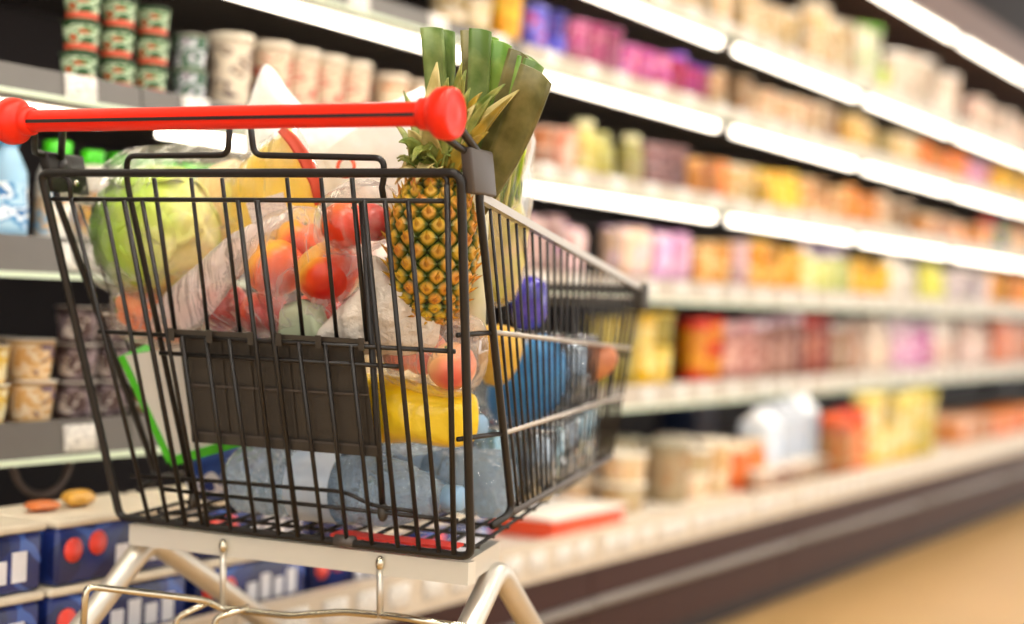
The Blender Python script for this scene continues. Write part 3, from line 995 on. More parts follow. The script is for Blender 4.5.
# ---- rear gate
TL, TR, BR, BL = W(41, 173), W(461, 173), W(471, 557), W(120, 517)
ZB = (BR.z + BL.z) / 2
YB = RAKE * (ZTOP - ZB)
loop = fillet([(TL + TR) / 2, TR, BR, (BR + BL) / 2], .014, 6)
loop2 = fillet([(BR + BL) / 2, BL, TL, (TL + TR) / 2], .012, 6)
gate = MB().tube(loop + loop2[1:-1], .0053, 10, closed=True).obj('rear_gate', black_m, cart)
wire(gate, [W(52, 199), W(446, 201)], .0029)
inner = fillet([W(71, 200), W(70, 181), W(78, 174)], .006, 3)
for (x0, y0, x1, y1, r) in ((104, 200, 168, 522, .0028), (124, 200, 186, 525, .0034), (142, 200, 202, 524, .0028), (238, 200, 279, 535, .003), (257, 200, 298, 537, .0036),
                            (364, 200, 398, 547, .0032), (385, 200, 419, 550, .003), (408, 200, 439, 552, .003), (71, 198, 149, 520, .003), (447, 184, 454, 554, .0036),
                            (182, 336, 208, 527, .0028), (206, 338, 231, 530, .0028), (229, 339, 255.5, 532, .0028), (298.5, 342, 323, 540, .0028), (325, 344, 347, 542, .0028), (351, 346, 372, 545, .0028)):
    wire(gate, [W(x0, y0, -.003), W(x1, y1, -.003)], r)
wire(gate, fillet([W(71, 199, -.003), W(70, 180, -.002), W(60, 174, .0)], .01, 4), .003)
wire(gate, fillet([W(447, 186, -.003), W(447, 178, -.002), W(440, 174, .0)], .01, 4), .003)
# rails across the gate
wire(gate, [W(99, 331.5), W(455, 351.5)], .0028)
wire(gate, [W(160, 353), W(399, 366.5)], .0028)
wire(gate, fillet([W(131, 476, .004), W(213, 481, .004), W(347, 492, .004), W(372, 506, .004), W(416, 511.5, .004)], .02, 4), .0026)
wire(gate, [W(160, 489, .004), W(458, 520.5, .004)], .0026)
for (px, py) in ((345, 541),):
    a = W(px, py)
    mb = MB().tube([a - Vector((.013, 0, .0)), a + Vector((.013, 0, .0))], .0075, 10).obj('rail_clip', greyp_m, gate)

# ---- child-seat flap
seat = bpy.data.objects.new('child_seat', None)
COL.objects.link(seat)
seat.parent = cart


def slab(px4, o0, o1):
    q = [W(x, y, o) for o in (o0, o1) for (x, y) in px4]
    return MB().add(q, [(0, 3, 2, 1), (4, 5, 6, 7), (0, 1, 5, 4), (1, 2, 6, 5), (2, 3, 7, 6), (3, 0, 4, 7)], False)


slab([(178, 333), (363, 347), (377, 452), (192, 437)], .010, .018).obj('seat_panel', blackp_m, seat)
slab([(191, 433), (377, 448), (378, 457), (192, 442)], .004, .020).obj('panel_ledge', blackp_m, seat)
slab([(187, 383.5), (368, 394), (368.4, 396), (187.3, 385.5)], .006, .011).obj('panel_rib', greyp_m, seat)
slab([(191, 431), (377, 446), (377, 448), (191, 433)], .005, .011).obj('panel_rib', greyp_m, seat)
for (xa, xb) in ((221, 227), (249, 255), (288, 295), (327, 333), (361, 366)):
    sl = .115
    slab([(xa - 2, 340 + (xa - 180) * .07), (xa, 340 + (xa - 180) * .07), (xb + 3, 436 + (xa - 192) * .08), (xb + 1, 436 + (xa - 192) * .08)], .007, .011).obj('panel_rib', blackp_m, seat)
for (a, b) in (((171, 329), (250, 333)), ((278, 334), (361, 339))):
    slab([(a[0], a[1]), (b[0], b[1]), (b[0], b[1] + 5), (a[0], a[1] + 5)], -.001, .012).obj('hinge_bar', blackp_m, seat)
    for t in (0, .48, 1):
        x = a[0] + (b[0] - a[0]) * t
        y = a[1] + (b[1] - a[1]) * t
        slab([(x - 3, y - 1), (x + 3, y - 1), (x + 3.5, y + 12), (x - 2.5, y + 12)], -.008, .012).obj('hinge_clip', blackp_m, seat)
# seat-back wires behind the gate
for (x0, y0, x1, y1, r) in ((154, 178, 175, 331, .003), (191, 178, 208, 331, .0026), (222, 178, 240, 332, .0026), (287, 178, 303, 338, .0026), (321, 178, 337, 340, .0026), (352, 178, 367, 341, .003)):
    wire(seat, [W(x0, y0, .014), W(x1, y1, .014)], r)
fr1 = fillet([W(194, 498, .01), W(127, 182, .012), W(127, 156, .012), W(228, 155, .012), W(230, 120, .012)], .012, 5)
wire(seat, fr1, .0038, name='seat_frame')
fr2 = fillet([W(250, 120, .012), W(254, 155, .012), W(384, 158, .012), W(384, 182, .012), W(366, 230, .014)], .012, 5)
wire(seat, fr2[:-2] + [W(384, 200, .012)], .0038, name='seat_frame')
wire(seat, [W(362, 200, .012), W(379, 453, .01), W(383, 512, .008)], .0042, name='seat_frame')
for (px, py) in ((194, 498), (383, 512)):
    a = W(px, py, .006)
    blob(a, (.007, .007, .012), nu=12, nv=8).obj('frame_foot', blackp_m, seat)

# ---- handle
hr = W(424, 114, -.10)
HZ = hr.z
HXR = hr.x
_n = 0
HXL = -HXR
for i in range(200):                                     # left end of the grip: photo column 31
    p = Vector((-.15 - i * .001, hr.y, HZ))
    HXL = p.x
    wp = CO + CU * p.x + CF * p.y + Vector((0, 0, p.z)) - CAMP
    cz = wp.x * RT[2] + wp.y * FW[2] + wp.z * UP[2]
    cx = (wp.x * RT[0] + wp.y * FW[0] + wp.z * UP[0]) / cz * F + 512
    if cx <= 31:
        break

AX = Matrix.Translation(Vector((0, hr.y, HZ))) @ Matrix.Rotation(PI / 2, 4, 'Y')
handle = MB().lathe([(.0128, HXL - .01), (.0128, HXR + .005)], 28, AX).obj('handle_grip', red_m, cart)
sharpen(handle)
# dark slot along the grip, on the side towards the shopper
ang = math.radians(8)
gy, gz = hr.y - .0126 * math.cos(ang), HZ - .0126 * math.sin(ang) + .0015
MB().box((HXL + .004, gy - .0006, gz - .0034), (HXR - .002, gy + .003, gz + .0004)).obj('grip_slot', pm('slot_black', '#1d1512', .4), handle)
capR = [(.0128, HXR - .004), (.0165, HXR - .003), (.0172, HXR + .006), (.0172, HXR + .009), (.0215, HXR + .012), (.0265, HXR + .018), (.0275, HXR + .025), (.0272, HXR + .031), (.0255, HXR + .036),
        (.0225, HXR + .0375), (.0212, HXR + .0362), (.0155, HXR + .0372), (.014, HXR + .0362), (.007, HXR + .0382), (.001, HXR + .0386)]
MB().lathe(capR, 32, AX).obj('end_cap', red_m, handle)
capL = [(r, HXL - (z - HXR)) for r, z in capR]
MB().lathe(list(reversed(capL)), 32, AX).obj('end_cap', red_m, handle)

# ---- right and left brackets and side panels
BX = .296
R0 = WX(480, 197, BX + .004)
R1 = WX(640, 288, .187)
Q0 = WX(513, 512, .268)
Q1 = WX(611, 457, .165)



def mir(p):
    return Vector((-p.x, p.y, p.z))


cylx = Matrix.Rotation(PI / 2, 4, 'Y')
for side, mf in (('right', lambda p: p), ('left', mir)):
    a0, a1, b0, b1 = mf(R0), mf(R1), mf(Q0), mf(Q1)

    def bil(u, v):
        return (a0 * (1 - u) + a1 * u) * (1 - v) + (b0 * (1 - u) + b1 * u) * v
    pan = bpy.data.objects.new('side_panel', None)
    COL.objects.link(pan)
    pan.parent = cart
    # top rail: a flat bar
    d = (a1 - a0)
    up = Vector((0, 0, .0048))
    sx = Vector((.005 if side == 'right' else -.005, 0, 0))
    q = [a0 - sx - up, a0 + sx - up, a0 + sx + up, a0 - sx + up, a1 - sx - up, a1 + sx - up, a1 + sx + up, a1 - sx + up]
    MB().add(q, [(0, 1, 2, 3), (7, 6, 5, 4), (0, 4, 5, 1), (1, 5, 6, 2), (2, 6, 7, 3), (3, 7, 4, 0)], False).obj('top_rail', greyrail_m, pan)
    for v0, v1, r in ((.405, .36, .0032), (.73, .64, .0032)):
        wire(pan, [a0 * (1 - v0) + b0 * v0, a1 * (1 - v1) + b1 * v1], r, greyrail_m, 'cross_rail')
        if side == 'right':
            s_ = a0 * (1 - v0) + b0 * v0
            e_ = W(456, 325 if v0 < .5 else 440)
            wire(pan, [s_, Vector((e_.x, e_.y + .004, s_.z - .004))], .003, black_m, 'cross_rail')
    wire(pan, [b0, b1], .0045, greyp_m, 'bottom_rail')
    nw = 24
    for i in range(1, nw + 1):
        u = i / nw
        wire(pan, [bil(u, .02), bil(u, 1.0)], .002, seg=6)
    # rear edge tube with its hook at the foot, rising to the handle
    hx = (HXR + .004) if side == 'right' else (HXL - .004)
    sgn = 1 if side == 'right' else -1
    hp = Vector((hx - .006 * sgn, hr.y, HZ))
    path = [hp, hp + Vector((.004 * sgn, .058, .004)), Vector((a0.x, a0.y - .002 + (.008 if sgn < 0 else 0), a0.z + .045)), a0 + Vector((0, -.003, 0)), b0 + Vector((0, -.003, 0)), b0 + Vector((-.004 * sgn, -.05, -.012))]
    wire(pan, fillet(path, .018, 5), .0048, black_m, 'rear_tube', 10)
    path = [hp + Vector((0, .004, -.008)), Vector((a0.x - .002 * sgn, a0.y - .045, HZ - .025)), Vector((a0.x - .002 * sgn, a0.y - .030, a0.z + .048))]
    wire(pan, fillet(path, .02, 4), .0042, black_m, 'handle_strut', 8)
    br = bpy.data.objects.new('handle_bracket', None)
    COL.objects.link(br)
    br.parent = cart
    fwd_ = .004 if side == 'right' else .016
    x0, x1 = a0.x - .007, a0.x + .007
    yb, zb0, zb1 = a0.y + fwd_, a0.z + .002, a0.z + .052
    sh = bev_box((x0, yb - .046, zb0), (x1, yb + (.012 if side == 'right' else .026), zb1), .003)
    sh.v = [(v[0], v[1] + RAKE * (zb1 - v[2]), v[2]) for v in sh.v]
    sh.obj('bracket_shell', greyp_m if side == 'right' else black_m, br)
    xi = x0 if side == 'right' else x1
    MB().lathe([(.001, -.003), (.011, -.003), (.011, .003), (.001, .003)], 16, Matrix.Translation(Vector((xi, yb - .012, (zb0 + zb1) / 2 + .008))) @ cylx).obj('bracket_boss', black_m, br)
    MB().lathe([(.001, -.002), (.004, -.002), (.004, .002), (.001, .002)], 12, Matrix.Translation(Vector((xi, yb + .012, zb0 + .014))) @ cylx).obj('rivet', chrome_m, br)
# ---- front panel
fp = bpy.data.objects.new('front_panel', None)
COL.objects.link(fp)
fp.parent = cart
fl_, fr_ = mir(R1), R1
zt = R1.z
MB().box((fl_.x - .006, R1.y - .006, zt - .012), (fr_.x + .006, R1.y + .012, zt + .004)).box((fl_.x - .004, R1.y - .004, zt - .034), (fr_.x + .004, R1.y + .010, zt - .017)).obj('front_bar', blackp_m, fp)
for sx in (-1, 1):
    bev_box((sx * R1.x - .012, R1.y - .012, zt - .036), (sx * R1.x + .012, R1.y + .014, zt + .008), .004).obj('corner_cap', blackp_m, fp)
for i in range(15):
    u = i / 14
    wire(fp, [Vector((fl_.x + (fr_.x - fl_.x) * u, R1.y + .002, zt - .015)), Vector(((-Q1.x) + 2 * Q1.x * u, Q1.y, Q1.z))], .0024, seg=6)
for v in (.4, .7, 1.0):
    p, q = R1 * (1 - v) + Q1 * v, mir(R1) * (1 - v) + mir(Q1) * v
    wire(fp, [p, q], .003)
# ---- basket floor
bf = bpy.data.objects.new('basket_floor', None)
COL.objects.link(bf)
bf.parent = cart
rl, rr = Vector((BL.x + .01, YB, ZB + .002)), Vector((BR.x - .01, YB, ZB + .002))
for i in range(15):
    u = i / 14
    wire(bf, [rl * (1 - u) + rr * u, mir(Q1) * (1 - u) + Q1 * u], .0026, seg=6)
for i in range(1, 12):
    v = i / 12
    wire(bf, [rl * (1 - v) + mir(Q1) * v + Vector((0, 0, -.004)), rr * (1 - v) + Q1 * v + Vector((0, 0, -.004))], .0026, seg=6)


def floor_z(y):
    t = (y - YB) / (Q1.y - YB)
    return ZB + .006 + (Q1.z - ZB) * t


# ---- chassis, legs, lower rack, casters
XC = .238
zc1 = ZB - .008
zc0 = zc1 - .027
MB().box((BL.x + .014, YB + .002, zc0), (BR.x - .004, YB + .022, zc1)).obj('chassis_bar', silver2_m, cart)
for sx in (-1, 1):
    p0, p1 = Vector((sx * XC, YB + .022, 0)), Vector((sx * (XC - .012), YB + .13, 0))
    q = []
    for p, dz in ((p0, 0), (p1, .008)):
        for dx in (-.009, .009):
            for z in (zc0 + dz, zc1 + dz):
                q.append(Vector((p.x + dx, p.y, z)))
    MB().add(q, [(0, 1, 3, 2), (4, 6, 7, 5), (0, 4, 5, 1), (2, 3, 7, 6), (1, 5, 7, 3), (0, 2, 6, 4)], False).obj('chassis_bar', silver_m, cart)
    ap = WX(497, 562, XC) if sx > 0 else WX(147, 545, -XC - .004)
    rp = WX(463, 632, XC + .012) if sx > 0 else WX(78, 632, -XC - .022)
    fp_ = WX(540, 632, XC - .015) if sx > 0 else WX(318, 620, -XC + .03)
    ap = Vector((sx * XC, ap.y, zc0 + .004))
    dr = (rp - ap)
    dfw = (fp_ - ap)

    zl = .135
    re_ = ap + dr * ((zl - ap.z) / dr.z)
    fe_ = ap + dfw * ((zl - ap.z) / dfw.z)
    re_.y = max(min(re_.y, ap.y - .10), -.34)
    fe_.y = min(max(fe_.y, ap.y + .25), .75)
    wire(cart, fillet([re_, ap + Vector((0, 0, .0)), fe_], .03, 6), .0155, silver_m, 'leg', 16)
    for cpos in (re_, fe_):
        cs = bpy.data.objects.new('caster', None)
        COL.objects.link(cs)
        cs.parent = cart
        cs.location = (cpos.x, cpos.y, 0)
        MB().lathe([(.012, .118), (.016, .12), (.016, .14), (.012, .145)], 14).obj('swivel', silver_m, cs)
        MB().box((-.02, -.03, .112), (.02, .02, .118)).box((-.02, -.045, .05), (-.016, -.005, .118)).box((.016, -.045, .05), (.02, -.005, .118)).obj('fork', silver_m, cs)
        MB().lathe([(.04, -.012), (.058, -.012), (.0615, -.006), (.0615, .006), (.058, .012), (.04, .012)], 24, Matrix.Translation(Vector((0, -.022, .062))) @ cylx).obj('wheel', rub_m, cs)
# lower rack wire and its hangers
yr = YB + .0
rack = MB().tube(fillet([WY(82, 640, yr - .15), WY(86, 586, yr - .15), WY(205, 600, yr - .03), WY(220, 608, yr), WY(290, 616, yr), WY(345, 612, yr), WY(400, 617, yr), WY(470, 628, yr)], .012, 4), .0045, 10).obj('lower_rack', chrome_m, cart)
for (pa, pb) in (((223, 546), (223, 610)), ((380, 563), (380, 618))):
    wire(rack, [WY(pa[0], pa[1], yr + .0), WY(pb[0], pb[1], yr + .0)], .0045, silver_m, 'hanger')
    blob(WY(pa[0], pa[1], yr - .004), (.006, .006, .009), nu=12, nv=8).obj('hanger_knob', chrome_m, rack)
for x in (176, 215):
    a, b = WY(x + 34, 601 if x < 200 else 607, yr), WY(x, 618, yr - .02)
    wire(rack, fillet([a, b, b + Vector((0, 0, -.03))], .008, 3), .004, chrome_m)

# ================================================================== THE GROCERIES IN THE CART
E1 = Vector((1, 0, 0))
E2 = Vector((0, -RAKE, 1)).normalized()
E3 = E1.cross(E2)                                        # towards the shopper


def loc2world(p):
    return CO + CU * p.x + CF * p.y + Vector((0, 0, p.z))


class Thing:
    def __init__(s, name, label, cat, base, group=None):
        s.b = Vector(base)
        s.e = bpy.data.objects.new(name, None)
        COL.objects.link(s.e)
        s.e.location = loc2world(s.b)
        s.e.rotation_euler = (0, 0, CROT)
        s.e.empty_display_size = .05
        tag(s.e, label, cat, group)

    def part(s, name, mb, mat, parent=None):
        mb.v = [(v[0] - s.b.x, v[1] - s.b.y, v[2] - s.b.z) for v in mb.v]
        return mb.obj(name, mat, parent or s.e)


def soft(outline, off, thick, **k):
    P = [W(x, y, off) for (x, y) in outline]
    c = sum(P, Vector()) / len(P)
    o = [((p - c).dot(E1), (p - c).dot(E2)) for p in P]
    return inflate(o, thick, E1, E2, E3, c, **k), c


def one(name, mb, mat, label, cat, group=None):
    zs = min(v[2] for v in mb.v)
    b = Vector((sum(v[0] for v in mb.v) / len(mb.v), sum(v[1] for v in mb.v) / len(mb.v), zs))
    mb.v = [(v[0] - b.x, v[1] - b.y, v[2] - b.z) for v in mb.v]
    o = mb.obj(name, mat)
    o.location = loc2world(b)
    o.rotation_euler = (0, 0, CROT)
    return tag(o, label, cat, group)


def mpx(c):                                              # metres per pixel at a local point
    return (c - CAML).length / F


film = film_mat('film_clear', '#fff6ee', .06, .6, 10)
film_pink = film_mat('film_fruit', '#fff8f4', .09, .7, 10, stretch=(1, 1, .5))

# ---- pineapple
pc = W(433, 246, .085)
pr = Vector((.051, .051, .092))
pa = Thing('pineapple', 'ripe golden pineapple with green crown standing behind the right end of the handle', 'pineapple', pc - Vector((0, 0, .092)))
body = pa.part('fruit', blob(pc, (pr.x * .95, pr.y * .95, pr.z), 0.0, nu=32, nv=24), pm('pineapple_groove', '#33290e', .7, var=.4, vscale=60))


def eye_mesh():
    vs, fs = [], []
    prof = [(1.0, -.003), (.93, .0015), (.62, .0052), (.28, .0062)]
    dia = [(math.cos(PI / 4 * k) * (.0122 if k % 2 == 0 else .0096), math.sin(PI / 4 * k) * (.0118 if k % 2 == 0 else .0093)) for k in range(8)]
    for (sc, z) in prof:
        for k in range(8):
            vs.append((dia[k][0] * sc, dia[k][1] * sc, z))
    for r_ in range(len(prof) - 1):
        for k in range(8):
            l = (k + 1) % 8
            fs.append((r_ * 8 + k, r_ * 8 + l, r_ * 8 + 8 + l, r_ * 8 + 8 + k))
    o = (len(prof) - 1) * 8
    vs.append((0, .0085, .0145))                          # the little spike, pointing up
    for k in range(8):
        fs.append((o + k, o + (k + 1) % 8, len(vs) - 1))
    return MB().add(vs, fs, False)


def eye_mat():
    m = bpy.data.materials.new('pineapple_eye')
    m.use_nodes = True
    nt = m.node_tree
    b = nt.nodes['Principled BSDF']
    tc = nt.nodes.new('ShaderNodeTexCoord')
    ln = nt.nodes.new('ShaderNodeVectorMath')
    ln.operation = 'LENGTH'
    mp = nt.nodes.new('ShaderNodeMapping')
    mp.inputs['Scale'].default_value = (1, 1, .2)
    rp = nt.nodes.new('ShaderNodeValToRGB')
    el = rp.color_ramp.elements
    el[0].position = 0.0
    el[0].color = lin('#e0c48a')
    el[1].position = 1.0
    el[1].color = lin('#26360e')
    for p, c in ((.14, '#b5762c'), (.34, '#d2942a'), (.52, '#b9861e'), (.72, '#4c5816')):
        e = el.new(p)
        e.color = lin(c)
    mul = nt.nodes.new('ShaderNodeMath')
    mul.operation = 'MULTIPLY'
    mul.inputs[1].default_value = 80
    oi = nt.nodes.new('ShaderNodeObjectInfo')
    hs = nt.nodes.new('ShaderNodeHueSaturation')
    mr = nt.nodes.new('ShaderNodeMapRange')
    mr.inputs[3].default_value = .485
    mr.inputs[4].default_value = .53
    L = nt.links.new
    L(tc.outputs['Object'], mp.inputs[0])
    L(mp.outputs[0], ln.inputs[0])
    L(ln.outputs['Value'], mul.inputs[0])
    L(mul.outputs[0], rp.inputs[0])
    L(rp.outputs[0], hs.inputs['Color'])
    L(oi.outputs['Random'], mr.inputs[0])
    L(mr.outputs[0], hs.inputs['Hue'])
    L(hs.outputs[0], b.inputs['Base Color'])
    b.inputs['Roughness'].default_value = .45
    return m


em = eye_mesh().mesh('eye', eye_mat())
rows_, per = 16, 13
for j in range(rows_):
    th = math.radians(18 + 144 * j / (rows_ - 1))
    nper = per if math.sin(th) > .62 else (10 if math.sin(th) > .45 else 7)
    for i in range(nper):
        ph = 2 * PI * (i + .5 * (j % 2)) / nper
        d = Vector((math.sin(th) * math.cos(ph), math.sin(th) * math.sin(ph), math.cos(th)))
        p = Vector((d.x * pr.x, d.y * pr.y, d.z * pr.z))
        nrm = Vector((d.x / pr.x, d.y / pr.y, d.z / pr.z)).normalized()
        t1 = Vector((-math.sin(ph), math.cos(ph), 0))
        t2 = nrm.cross(t1)
        if t2.z < 0:
            t1, t2 = -t1, -t2
        o = link('eye', em, body)
        sc = .72 + .34 * math.sin(th)
        o.matrix_local = Matrix.Translation(p * .965 + (pc - pa.b)) @ Matrix((t1 * sc, t2 * sc, nrm)).transposed().to_4x4()
# crown
leaf_g = pm('crown_leaf', '#5d7428', .5, col2='#9a9a4c', vscale=45)
leaf_y = pm('crown_leaf_dry', '#b0a05c', .55, col2='#d9c98a', vscale=40)
leaf_o = pm('crown_leaf_tip', '#8a7a2c', .5, col2='#b8982f', vscale=35)
leaf_p = pm('crown_leaf_pale', '#b8bd8e', .5, col2='#7f8d4a', vscale=40)
ctop = pc + Vector((0, 0, .085))
rng = random.Random(3)


def blade(root, tip, wd, mat, thing, nrm, sag=.02, name='leaf'):
    root, tip = Vector(root), Vector(tip)
    pts, ws = [], []
    mid_ = (root + tip) / 2 + Vector((0, 0, sag))
    n = 7
    for i in range(n):
        t = i / (n - 1)
        pts.append(root * (1 - t) ** 2 + mid_ * 2 * t * (1 - t) + tip * t * t)
        ws.append(wd * (.85 + .3 * t * (1 - t)) * max(.04, (1 - t ** 2.2)))
    return thing.part(name, leaf(pts, ws, nrm, .22, .0016), mat)


tips = [(399, 142), (401, 178), (408, 130), (412, 162), (424, 118), (432, 100), (440, 92), (448, 78), (437, 62), (462, 62), (470, 88), (482, 92), (492, 96), (505, 84), (519, 90), (498, 110), (478, 120), (488, 132), (455, 110),
        (416, 182), (452, 150), (430, 150), (444, 165), (402, 160), (466, 70), (512, 96), (475, 105)]
for i, (x, y) in enumerate(tips):
    dep = .085 + rng.uniform(-.045, .035)
    tip = W(x, y, dep)
    ang_ = rng.uniform(0, 2 * PI)
    root = ctop + Vector((max(-.02, min(.02, (tip.x - ctop.x) * .3)), -.012 + rng.uniform(-.012, .012), -.008 + .02 * rng.random()))
    blade(root, tip, rng.uniform(.021, .032), (leaf_g, leaf_y, leaf_o)[rng.choice((0, 0, 0, 1, 1, 2))], pa, (.15, -1, .3), rng.uniform(.005, .03))
for i in range(18):                                      # short stiff leaves at the neck
    a_ = PI + PI * (i + .5) / 18 + rng.uniform(-.1, .1)
    up_ = (-.012, .012, .035)[i % 3] + rng.uniform(-.006, .006)
    rr_ = (.052, .048, .036)[i % 3]
    tip = ctop + Vector((rr_ * math.cos(a_), rr_ * math.sin(a_), up_))
    blade(ctop + Vector((.016 * math.cos(a_), .016 * math.sin(a_), -.006)), tip, .024, (leaf_y, leaf_g, leaf_p)[i % 3], pa, (math.cos(a_), math.sin(a_), .5), .02)
for i in range(10):                                      # leaves on the far side of the crown
    a_ = PI * (.05 + .1 * i)
    tip = ctop + Vector((.07 * math.cos(a_), .06 * math.sin(a_), rng.uniform(.04, .12)))
    blade(ctop + Vector((.012 * math.cos(a_), .012 * math.sin(a_), 0)), tip, .02, leaf_g, pa, (math.cos(a_), math.sin(a_), .4), .02)

# ---- leeks
leek_d = pm('leek_leaf_dark', '#55712f', .42, col2='#86995a', vscale=30)
leek_o = pm('leek_leaf_olive', '#5f5c30', .42, col2='#857d4c', vscale=30)
leek_b = pm('leek_leaf_bright', '#5f8a30', .42, col2='#8fae4c', vscale=30)
leek_w = pm('leek_stalk', '#dfe0b4', .4, col2='#f0eed8', vscale=20)


def leek(label, base_px, tops, off, group='leeks'):
    bp = W(base_px[0], base_px[1], off)
    foot = Vector((bp.x - .01, bp.y + .03, bp.z - .16))
    t = Thing('leek', label, 'leek', foot)
    t.part('stalk', MB().tube([foot, foot * .4 + bp * .6, bp, bp + Vector((0, 0, .02))], [.013, .0145, .016, .015], 14), leek_w)
    for (x, y, wpx, m, do) in tops:
        tip = W(x, y, off + do)
        root = bp + Vector(((tip.x - bp.x) * .06, do * .3, -.015))
        pts = [root * (1 - s) + tip * s + Vector((0, .012 * math.sin(PI * s), 0)) for s in (0, .2, .4, .6, .8, 1)]
        wd = wpx * mpx(tip)
        ws = [wd * f for f in (.62, .74, .86, .95, 1.0, 1.0)]
        t.part('leaf', leaf(pts, ws, (.1, -1, .1), .16, .0018, 6), m)
    return t


leek('dark green leek with two upright cut leaves left of the pineapple crown', (433, 172),
     [(433, 27, 24, leek_d, .0), (447, 30, 20, leek_d, .012), (441, 29, 20, leek_b, .022)], .15)
leek('leek whose fan of cut leaves leans right above the bracket', (462, 190),
     [(482, 29, 24, leek_d, .0), (490, 36, 22, leek_b, .015), (503, 42, 24, leek_b, .006), (511, 48, 22, leek_d, .016), (521, 52, 24, leek_o, -.002), (531, 57, 22, leek_d, .012), (470, 30, 18, leek_o, .02)], .15)
leek('olive leek with one broad outer leaf leaning far right', (476, 196),
     [(540, 72, 40, leek_o, -.02), (536, 62, 24, leek_d, .0), (528, 58, 20, leek_b, .014)], .135)

# ---- leafy greens in a clear bag, right of the leeks
gb = W(503, 200, .22)
gt = Thing('bagged_greens', 'leafy greens in a wrinkled clear bag beside the right bracket', 'vegetables', gb + Vector((0, 0, -.12)))
gpal = (pm('greens_light', '#9cba1e', .45, col2='#d0d848', vscale=30), pm('greens_dark', '#3f6a12', .45, col2='#7f9e20', vscale=30), pm('greens_yellow', '#d8c83a', .5, col2='#e8de80', vscale=30))
for i in range(22):
    x, y = rng.uniform(500, 529), rng.uniform(118, 158)
    tip = W(x, y, .22 + rng.uniform(-.03, .03))
    root = gb + Vector((rng.uniform(-.015, .015), rng.uniform(-.02, .02), -.01))
    blade(root, tip, rng.uniform(.030, .044), gpal[i % 3], gt, (rng.uniform(-.4, .6), -1, .2), .012)
gt.part('stem_bunch', blob(gb + Vector((.0, 0, -.05)), (.032, .03, .075), .12, 4, 3), pm('greens_stem', '#d8b98a', .5, col2='#c9c06a', vscale=25))
mb, _ = soft([(480, 300), (478, 230), (482, 165), (497, 138), (518, 122), (530, 132), (527, 165), (529, 200), (524, 235), (515, 300)], .22, .045, wr=.008, seed=4, rings=12)
gt.part('clear_bag', mb, film_mat('film_greens', '#f8ecde', .14, .6, 12))

# ---- lettuce in a bag
lc = W(158, 232, .13)
lr = .088
lt = Thing('bagged_lettuce', 'green lettuce head in a clear plastic bag at the left end of the cart', 'lettuce', lc - Vector((0, 0, lr)))


def lettuce_mat():
    m = bpy.data.materials.new('lettuce_leaf')
    m.use_nodes = True
    nt = m.node_tree
    b = nt.nodes['Principled BSDF']
    tc = nt.nodes.new('ShaderNodeTexCoord')
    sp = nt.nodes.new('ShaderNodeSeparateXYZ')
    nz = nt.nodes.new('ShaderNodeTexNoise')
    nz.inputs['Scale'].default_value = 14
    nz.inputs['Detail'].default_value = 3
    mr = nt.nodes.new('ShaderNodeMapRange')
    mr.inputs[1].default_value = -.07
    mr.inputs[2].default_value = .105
    ad = nt.nodes.new('ShaderNodeMath')
    ad.operation = 'MULTIPLY_ADD'
    ad.inputs[1].default_value = .55
    rp = nt.nodes.new('ShaderNodeValToRGB')
    el = rp.color_ramp.elements
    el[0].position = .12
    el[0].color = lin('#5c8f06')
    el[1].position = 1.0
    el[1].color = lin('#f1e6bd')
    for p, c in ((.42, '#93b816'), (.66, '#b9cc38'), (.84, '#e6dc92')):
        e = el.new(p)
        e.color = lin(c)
    L = nt.links.new
    L(tc.outputs['Object'], sp.inputs[0])
    L(tc.outputs['Object'], nz.inputs['Vector'])
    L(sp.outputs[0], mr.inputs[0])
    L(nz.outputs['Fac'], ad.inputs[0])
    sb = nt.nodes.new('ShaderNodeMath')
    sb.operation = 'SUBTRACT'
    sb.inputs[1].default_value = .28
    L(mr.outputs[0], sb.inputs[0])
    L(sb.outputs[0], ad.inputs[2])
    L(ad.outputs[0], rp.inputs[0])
    L(rp.outputs[0], b.inputs['Base Color'])
    b.inputs['Roughness'].default_value = .45
    bp = nt.nodes.new('ShaderNodeBump')
    bp.inputs['Strength'].default_value = .5
    bp.inputs['Distance'].default_value = .01
    L(nz.outputs['Fac'], bp.inputs['Height'])
    L(bp.outputs[0], b.inputs['Normal'])
    return m


lm = lettuce_mat()
lt.part('head', blob(lc, (lr * .93, lr * .93, lr * .93), .08, 3, 1), lm)


def shell_leaf(c, r, dirv, w_, h_, seed):
    dirv = Vector(dirv).normalized()
    a = Vector((0, 0, 1)) if abs(dirv.z) < .9 else Vector((1, 0, 0))
    sx = a.cross(dirv).normalized()
    sy = dirv.cross(sx)
    n = 12
    top, bot = [], []
    for j in range(n + 1):
        for i in range(n + 1):
            u, v = (2 * i / n - 1), (2 * j / n - 1)
            k = max(abs(u), abs(v))
            l = math.hypot(u, v) or 1
            uu, vv = u * k / l, v * k / l
            d = (dirv + sx * math.tan(uu * w_) + sy * math.tan(vv * h_)).normalized()
            ru = noise.noise(d * 5 + Vector((seed, 0, 0))) * .06 + (k ** 4) * (.05 + .06 * noise.noise(Vector((math.atan2(vv, uu) * 2.2, seed, 0))))
            p = c + d * r * (1 + ru)
            top.append(p)
            bot.append(p - d * .0018)
    m = n + 1
    N = m * m
    fs = []
    for j in range(n):
        for i in range(n):
            q = j * m + i
            fs.append((q, q + 1, q + m + 1, q + m))
            fs.append((N + q, N + q + m, N + q + m + 1, N + q + 1))
    for i in range(n):
        for (p, q) in ((i, i + 1), (n * m + i + 1, n * m + i), ((i + 1) * m, i * m), (i * m + n, (i + 1) * m + n)):
            fs.append((q, p, N + p, N + q))
    return MB().add(top + bot, fs)


